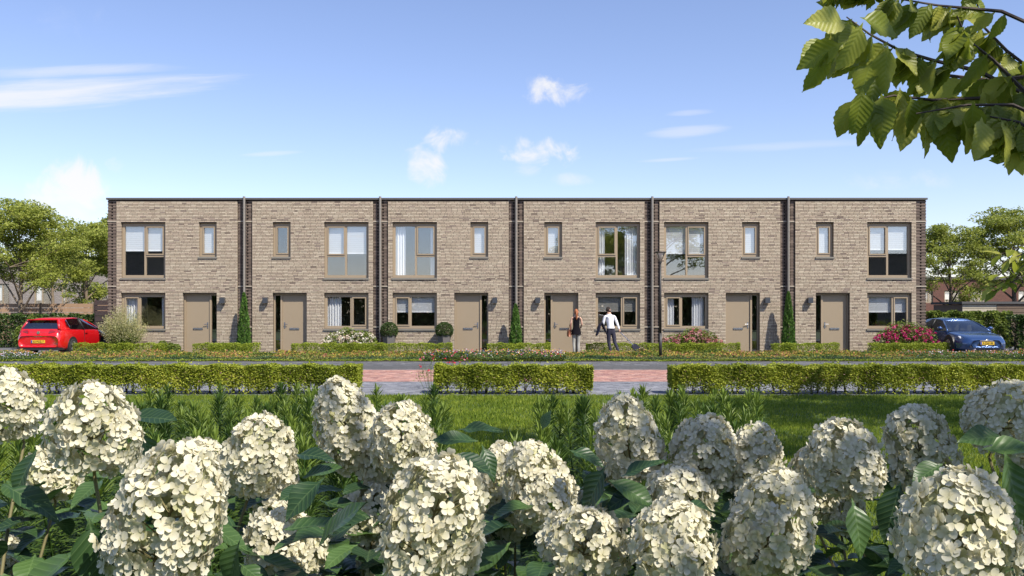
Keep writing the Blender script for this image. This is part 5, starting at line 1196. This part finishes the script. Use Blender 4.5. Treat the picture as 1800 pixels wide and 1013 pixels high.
for sx, lab in SHR:
    shrubs.append(dict(x=sx, o=empty('hydrangea_shrub', (sx, 2.2, 0), 0, 'white hydrangea shrub ' + lab, 'shrub', 'white hydrangea shrubs in the foreground'), n=0, mb=MB(), ends=[]))
for hi, (px, py, w, hgt) in enumerate(heads):
    d = min(2.75, max(1.5, 0.21 * F / w)); c = P(px, py, d); Rr = w * d / F / 2 * 0.93; Hh = hgt * d / F
    sh = min(shrubs, key=lambda s: abs(s['x'] - c.x)); rh = random.Random(100 + hi)
    base = c - Vector((0, 0, Hh * 0.5)); axis = Vector((rh.uniform(-.38, .38), rh.uniform(-.35, .15), 1)).normalized()
    ho = None
    SV, SF, SA = [], [], []; singles = []
    nvt = 0
    Bm = basis(axis, rh.uniform(0, 6))
    lobes = [(Vector((0, 0, 0)), Rr * 0.94, Hh)]
    for q in range(3 if w > 110 else 2):
        an = rh.uniform(0, 6.28); k = rh.uniform(0.5, 0.68)
        lobes.append((Vector((math.cos(an) * Rr * 0.5, math.sin(an) * Rr * 0.5, rh.uniform(-0.1, 0.2) * Hh)), Rr * k, Hh * k * rh.uniform(0.95, 1.15)))
    def prof_of(t_):
        return math.sqrt(max(0.0, 1 - ((t_ - 0.38) / 0.62) ** 2)) if t_ > 0.38 else 1 - 0.55 * ((0.38 - t_) / 0.38) ** 2
    def inside(pt, skip):
        for li, (o_, r2, h2) in enumerate(lobes):
            if li == skip: continue
            dl = pt - o_; t2 = dl.z / h2
            if 0.02 < t2 < 1 and math.hypot(dl.x, dl.y) < r2 * prof_of(t2) * 0.9: return True
        return False
    for li, (off, Rl, Hl) in enumerate(lobes):
        nfl = int(2.1 * math.pi * Rl * Hl / 0.00055)
        for k in range(nfl + int(nfl * 0.5)):
            inner = k >= nfl
            t_ = 1 - (k + 0.5) / nfl if not inner else rh.uniform(0.05, 0.85)
            t_ = min(0.992, max(-0.03, t_ + rh.gauss(0, 0.035))); an = k * 2.399963 + rh.gauss(0, 0.3)
            pr_ = prof_of(max(0, t_)); r_ = Rl * pr_ * (0.78 if inner else rh.uniform(0.88, 1.07)); pt = Vector((r_ * math.cos(an), r_ * math.sin(an), t_ * Hl)) + off
            if inside(pt, li): continue
            loc = Bm @ pt; vz = (t_ - 0.38) * 1.5 * Rl / Hl * 1.2 / max(0.25, pr_); nv = Bm @ Vector((math.cos(an), math.sin(an), vz + 0.05)).normalized()
            nv = (nv + Vector((rh.gauss(0, .3), rh.gauss(0, .3), rh.gauss(0, .28)))).normalized(); q = rh.randrange(7); rot = basis(nv, rh.uniform(0, 6.28)); sc = rh.uniform(0.82, 1.2)
            wp = base + loc; tocam = (Vector((0, 0, EYE)) - wp).normalized()
            if not inner and nv.dot(tocam) > 0.1 and sh['n'] < 300: singles.append((loc, rot, sc, q)); sh['n'] += 1
            else:
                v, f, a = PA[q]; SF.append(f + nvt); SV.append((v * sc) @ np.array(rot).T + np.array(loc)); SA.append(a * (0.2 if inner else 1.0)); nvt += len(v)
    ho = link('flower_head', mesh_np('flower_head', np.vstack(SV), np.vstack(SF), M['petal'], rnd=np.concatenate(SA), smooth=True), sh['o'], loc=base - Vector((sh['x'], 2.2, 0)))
    for loc, rot, sc, q in singles:
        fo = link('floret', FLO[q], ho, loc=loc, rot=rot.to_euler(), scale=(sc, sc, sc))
    pd_ = MB()
    core = [Bm @ Vector((0, 0, z * Hh)) for z in (-0.12, 0.3, 0.62)]; pd_.tube(core, [0.004, 0.003, 0.0015], 5)
    for k in range(16):
        z = rh.uniform(-0.05, 0.55); an = k * 2.4; e = Bm @ Vector((Rr * 0.8 * math.cos(an) * (1 - z * .7), Rr * 0.8 * math.sin(an) * (1 - z * .7), (z + 0.18) * Hh)); pd_.tube([Bm @ Vector((0, 0, z * Hh)), e], [0.0022, 0.001], 4, False)
    pd_.build('flower_stalks', M['hstem'], ho)
    loc0 = base - Vector((sh['x'], 2.2, 0)); end = loc0 + core[0]; sh['ends'].append(end)
    rt = Vector((rh.uniform(-.12, .12), rh.uniform(-.1, .1), 0)); mid = rt.lerp(end, 0.55) + Vector((rh.uniform(-.06, .06), rh.uniform(-.05, .05), 0))
    MB().tube([rt, rt.lerp(mid, 0.5), mid, mid.lerp(end, 0.6) + Vector((rh.uniform(-.02, .02), 0, 0)), end], [0.008, 0.007, 0.006, 0.0045, 0.004], 6, False).build('stem', M['hstem'], sh['o'])
    sh.setdefault('paths', []).append((rt, mid, end))
# large leaves in opposite pairs
def big_leaf(seed, L=0.125, Wd=0.07, serr=0.0, nL=9, curl=0.35):
    r = random.Random(seed); V, Fc = [], []; cu = curl * r.uniform(0.6, 1.4); tw = r.uniform(-.3, .3)
    for j in range(nL + 1):
        f = j / nL; w = Wd * 0.5 * (math.sin(math.pi * min(1, f * 0.98 + 0.02) ** 0.78)) ** 0.85 * (1 - 0.25 * f)
        if serr: w *= 1 + serr * (1 if j % 2 else -1) * (0.4 + f) * (0 < j < nL)
        if j == nL: w = 0.0005
        ang = cu * f * f * 1.6; y = L * (f - 0.12 * cu * f ** 3); z = -L * 0.5 * cu * f * f
        for i in range(-2, 3):
            s = i / 2; ruff = 0.004 * math.sin(f * 9 + s * 2 + seed) * abs(s)
            V.append((s * w, y, z + 0.34 * abs(s) * w * (1 - 0.5 * f) + ruff + tw * s * w * f))
    for j in range(nL):
        for i in range(4): Fc.append((j * 5 + i, j * 5 + i + 1, (j + 1) * 5 + i + 1, (j + 1) * 5 + i))
    V.append((0, -0.02, 0.002)); n = len(V) - 1; Fc.append((0, n, 4, 2))
    return MB().add(V, Fc)
HLF = [big_leaf(s, random.uniform(0.11, 0.15), random.uniform(0.062, 0.085)).mesh('leaf', M['hleaf'], True) for s in range(6)]
def put_leaf(meshes, par, loc, fwd, up, s, name='leaf'):
    y = Vector(fwd).normalized(); z = Vector(up); z = (z - y * z.dot(y)); z = z.normalized() if z.length > 1e-4 else y.orthogonal().normalized(); x = y.cross(z)
    return link(name, random.choice(meshes), par, loc=loc, rot=Matrix((x, y, z)).transposed().to_euler(), scale=(s, s, s))
random.seed(21)
for sh in shrubs:
    cnt = 0
    for rt, mid, end in sh.get('paths', []):
        for f in (0.52, 0.66, 0.8, 0.93):
            pnt = (rt.lerp(mid, f / 0.55) if f < 0.55 else mid.lerp(end, (f - 0.55) / 0.45)); a = random.uniform(0, 6.28)
            for q in (0, math.pi):
                if f > 0.9 and random.random() < 0.45: continue
                dv = Vector((math.cos(a + q), math.sin(a + q), random.uniform(-0.35, 0.3))); put_leaf(HLF, sh['o'], pnt + dv * 0.015, dv, (0, 0, 1), random.uniform(0.75, 1.15)); cnt += 1
    for k in range(64):                       # leafy side shoots filling the base of the shrub
        a = random.uniform(0, 6.28); pnt = Vector((random.uniform(-.36, .36), random.uniform(-.2, .7), random.uniform(0.64, 1.12)))
        dv = Vector((math.cos(a), math.sin(a) - 0.3, random.uniform(-0.5, 0.25))); put_leaf(HLF, sh['o'], pnt, dv, (0, -0.2, 1), random.uniform(0.85, 1.3))
# leaves that stand clear above the heads in the photo
for px, py, d, fx_, fz, s in ((235, 735, 2.3, 1, 0.1, 1.0), (252, 770, 2.35, 0.3, -0.8, 1.0), (525, 800, 2.2, 1, 0.1, 0.9), (560, 850, 2.1, -0.6, -0.5, 1.0), (540, 838, 2.2, 0.9, 0.4, 0.8), (815, 755, 2.5, 1, 0.1, 0.9), (830, 775, 2.45, -0.8, 0.1, 0.9), (850, 790, 2.4, 0.4, -0.9, 0.8),
                             (800, 805, 2.3, 1, -0.3, 1.0), (955, 752, 2.6, 0.3, 0.9, 0.5), (1010, 795, 2.4, 0.9, -0.2, 0.8), (1060, 830, 2.1, -0.4, -0.8, 1.0), (1080, 850, 2.1, 0.8, -0.3, 0.9), (1100, 835, 2.2, 0.9, 0.5, 0.8), (1130, 860, 2.1, -0.9, -0.3, 0.9),
                             (1500, 890, 2.0, 0.1, -1, 1.0), (1580, 860, 2.1, -0.3, -1, 1.0), (1745, 790, 1.9, 1, 0.1, 1.1), (1770, 815, 1.85, 0.2, -1, 1.25), (1720, 830, 1.95, -0.6, -0.6, 1.0), (1650, 820, 2.2, -0.9, -0.3, 0.8), (1760, 770, 2.0, -0.9, 0.1, 0.9), (60, 800, 2.3, -0.4, -0.8, 1.0), (20, 860, 2.0, 0.8, -0.4, 1.1), (160, 930, 1.6, 0.2, -1, 1.1), (120, 980, 1.6, -0.7, -0.6, 1.1), (185, 950, 1.6, 0.8, -0.6, 0.9), (570, 950, 1.65, 0.5, 0.6, 0.9), (320, 985, 1.6, 0.5, -0.7, 1.0), (420, 960, 1.9, -0.3, -0.9, 1.0)):
    w3 = P(px, py, d); sh = min(shrubs, key=lambda s_: abs(s_['x'] - w3.x)); put_leaf(HLF, sh['o'], w3 - Vector((sh['x'], 2.2, 0)), (fx_, random.uniform(-.5, .1), fz), (0, -0.5, 1), s)

# ------------------------------------------------------------------ tree at the photographer's right with broad leaves hanging into view
M['broad'] = leaf_mat('broad_leaf', g3((0.17, 0.215, 0.02), (0.29, 0.33, 0.035), (0.48, 0.48, 0.1)), 0.55, 0.4, attr='object', spec=0.4, veins=True)
M['broadmass'] = leaf_mat('broad_leaf_mass', g3((0.17, 0.215, 0.02), (0.29, 0.33, 0.035), (0.48, 0.48, 0.1)), 0.55, 0.45)
BLF = [big_leaf(50 + s, 0.135, 0.085, 0.07, 14, 0.3).mesh('leaf', M['broad'], True) for s in range(6)]
tn = empty('broadleaf_tree', (2.75, 0.9, 0), 0, 'tree with large serrated leaves hanging in at the top right', 'tree')
T0 = Vector((2.75, 0.9, 0)); mb = MB()
mb.tube([(0, 0, -0.1), (0.03, 0.02, 1.5), (-0.02, -0.05, 3.2), (0.05, 0, 5.6)], [0.13, 0.1, 0.075, 0.02], 10); limbs = []
twigs = [([(1850, 210), (1790, 150), (1745, 105), (1700, 70), (1682, 28)], 2.45), ([(1850, 190), (1720, 125), (1640, 106), (1580, 88), (1528, 60), (1488, 30)], 2.6), ([(1850, 175), (1740, 172), (1640, 176), (1570, 168), (1512, 182)], 2.55),
         ([(1850, 150), (1770, 90), (1722, 40), (1714, -30)], 2.75), ([(1850, 130), (1745, 142), (1640, 130), (1540, 95), (1465, 78)], 2.7), ([(1850, 60), (1760, 20), (1650, 10), (1560, -5)], 2.6), ([(1850, 215), (1780, 185), (1700, 185), (1610, 200)], 2.4), ([(1850, 250), (1790, 215), (1740, 205)], 2.35)]
bb = MB()
random.seed(77)
fork = Vector((-0.75, 1.5, 2.55))
bb.tube([(0.02, 0.0, 2.0), (-0.3, 0.7, 2.35), fork], [0.04, 0.03, 0.018], 7)
for pts, d in twigs:
    w3 = [P(px, py, d + 0.05 * math.sin(k)) - T0 for k, (px, py) in enumerate(pts)]; path = [fork] + w3
    bb.tube(path, list(np.linspace(0.009, 0.0018, len(path))), 5, False)
    seg = list(zip(w3, w3[1:]))
    for k in range(26):
        a, b = random.choice(seg); q = a.lerp(b, random.random()); sd = random.choice((-1, 1)); dirv = (b - a).normalized()
        fw = Vector((dirv.x * 0.5 - 0.22 + random.gauss(0, .3), random.gauss(0, .45), -0.75 + random.gauss(0, .35)))
        put_leaf(BLF, tn, q + Vector((0, 0, -0.012)), fw, (random.gauss(0, .6), -0.6 + random.gauss(0, .7), 0.5), random.uniform(0.55, 0.92))
for px, py, fx_, fz in ((1500, 45, -0.75, -0.65), (1490, 60, -0.6, -0.8), (1475, 80, -0.8, -0.35), (1512, 50, -0.4, -1), (1530, 115, -0.5, -0.85), (1545, 120, -0.3, -1), (1515, 165, -0.1, -1), (1535, 185, 0.25, -1), (1500, 180, -0.3, -1), (1580, 165, 0.0, -1), (1600, 175, 0.2, -1),
                       (1640, 195, -0.25, -1), (1665, 190, 0.1, -1), (1710, 190, 0.15, -1), (1745, 200, 0.05, -1), (1625, 215, 0.1, -1), (1690, 180, -0.3, -1), (1560, 90, -0.1, -1), (1480, 40, -1, -0.1), (1520, 35, 0.9, -0.2), (1575, 85, 0.5, -0.8), (1775, 205, 0, -1), (1735, 170, 0.6, -0.6), (1700, 205, -0.1, -1), (1762, 222, 0.1, -1), (1790, 228, 0, -1), (1725, 215, -0.2, -1), (1655, 205, 0.2, -1), (1600, 190, -0.2, -1), (1460, 85, -0.6, -0.8), (1445, 75, -0.7, -0.6), (1550, 175, -0.1, -1), (1520, 190, -0.1, -1), (1785, 250, 0.1, -1), (1450, 100, -0.3, -1)):
    put_leaf(BLF, tn, P(px, py, random.uniform(2.3, 2.6)) - T0, (fx_, random.gauss(0, .3), fz), (random.gauss(0, .4), -0.8, 0.3), random.uniform(0.75, 1.0))
# crown above and behind the camera
Cs = [((-0.3, -0.6, 3.9), (1.0, 1.0, 0.6)), ((0.5, 0.3, 4.4), (1.3, 1.3, 0.8)), ((-0.9, -0.1, 4.5), (0.9, 0.9, 0.6)), ((0.2, -1.3, 4.6), (1.1, 0.9, 0.7)), ((0.9, -0.6, 3.4), (1.0, 1.0, 0.6)), ((0.3, 0.0, 5.4), (1.2, 1.2, 0.7)), ((1.0, 0.8, 3.6), (0.8, 0.8, 0.6)), ((-0.5, 0.5, 3.6), (0.55, 0.5, 0.35))]
for c, r in Cs: mb.tube([(0, 0, min(3.2, c[2] - 0.9)), (c[0] * 0.5, c[1] * 0.5, c[2] - 0.45), c], [0.04, 0.025, 0.006], 6)
mb.build('trunk', M['bark'], tn); bb.build('branch', M['twig'], tn)
leaf_cloud('crown', np.vstack([in_ball(150, c, r, 0.2) for c, r in Cs]), (0.09, 0.15), M['broadmass'], tn, aspect=0.62, up=0.35, droop=0.5)
# second tree further right: its shade falls on the lawn and its lowest boughs show at the right edge
tb = empty('broadleaf_tree', (5.9, 7.2, 0), 0, 'tree whose lowest leafy bough hangs in above the blue car', 'tree'); mb = MB()
mb.tube([(0, 0, -0.1), (0.02, 0, 2.2), (-0.1, 0.05, 4.5), (0, 0, 8.2)], [0.16, 0.13, 0.1, 0.02], 10); T1 = Vector((5.9, 7.2, 0))
Cs = [((-1.9, 0.1, 5.3), (1.0, 1.2, 0.55)), ((-0.8, -0.6, 5.9), (1.3, 1.3, 0.8)), ((-1.7, -0.9, 6.8), (1.1, 1.1, 0.7)), ((0.7, 0.2, 5.6), (1.3, 1.3, 0.8)), ((0.0, 0.5, 7.4), (1.4, 1.4, 0.8)), ((1.2, -0.6, 6.8), (1.1, 1.1, 0.7)), ((-2.6, 0.6, 5.9), (0.8, 0.8, 0.5)), ((-0.6, 0.3, 4.9), (0.9, 0.9, 0.4))]
for c, r in Cs: mb.tube([(0, 0, c[2] * 0.62), (c[0] * 0.5, c[1] * 0.5, c[2] * 0.86), c], [0.05, 0.035, 0.008], 6)
mb.build('trunk', M['bark'], tb)
Pn = [in_ball(900, c, r, 0.25) for c, r in Cs]
for px, py, d, rx_, rz_, n in ((1785, 268, 7.0, 0.17, 0.11, 150), (1810, 240, 7.0, 0.25, 0.2, 200), (1500, -14, 7.0, 0.3, 0.07, 120), (1550, -20, 7.0, 0.3, 0.1, 140)): Pn.append(in_ball(n, tuple(P(px, py, d) - T1), (rx_, rx_, rz_), 0.1))
leaf_cloud('crown', np.vstack(Pn), (0.08, 0.15), M['broadmass'], tb, aspect=0.6, up=0.35, droop=0.4)
bw2 = MB(); random.seed(91)
SLF = [big_leaf(80 + s, 0.13, 0.06, 0.04, 8, 0.4).mesh('leaf', M['broad'], True) for s in range(4)]
for k in range(9):
    e = P(random.uniform(1738, 1800), random.uniform(440, 520), random.uniform(7.0, 7.6)) - T1; s0 = Vector((-0.05, 0.02, 2.6)); md = s0.lerp(e, 0.5) + Vector((0, 0, 0.12)); bw2.tube([s0, md, e], [0.02, 0.01, 0.003], 5, False)
    for q in range(15):
        f = random.uniform(0.62, 1.0); pnt = md.lerp(e, (f - 0.5) / 0.5); put_leaf(SLF, tb, pnt, (random.gauss(-.3, .5), random.gauss(-.2, .5), random.gauss(-.35, .35)), (0, -0.4, 1), random.uniform(0.8, 1.25))
bw2.build('bough', M['twig'], tb)
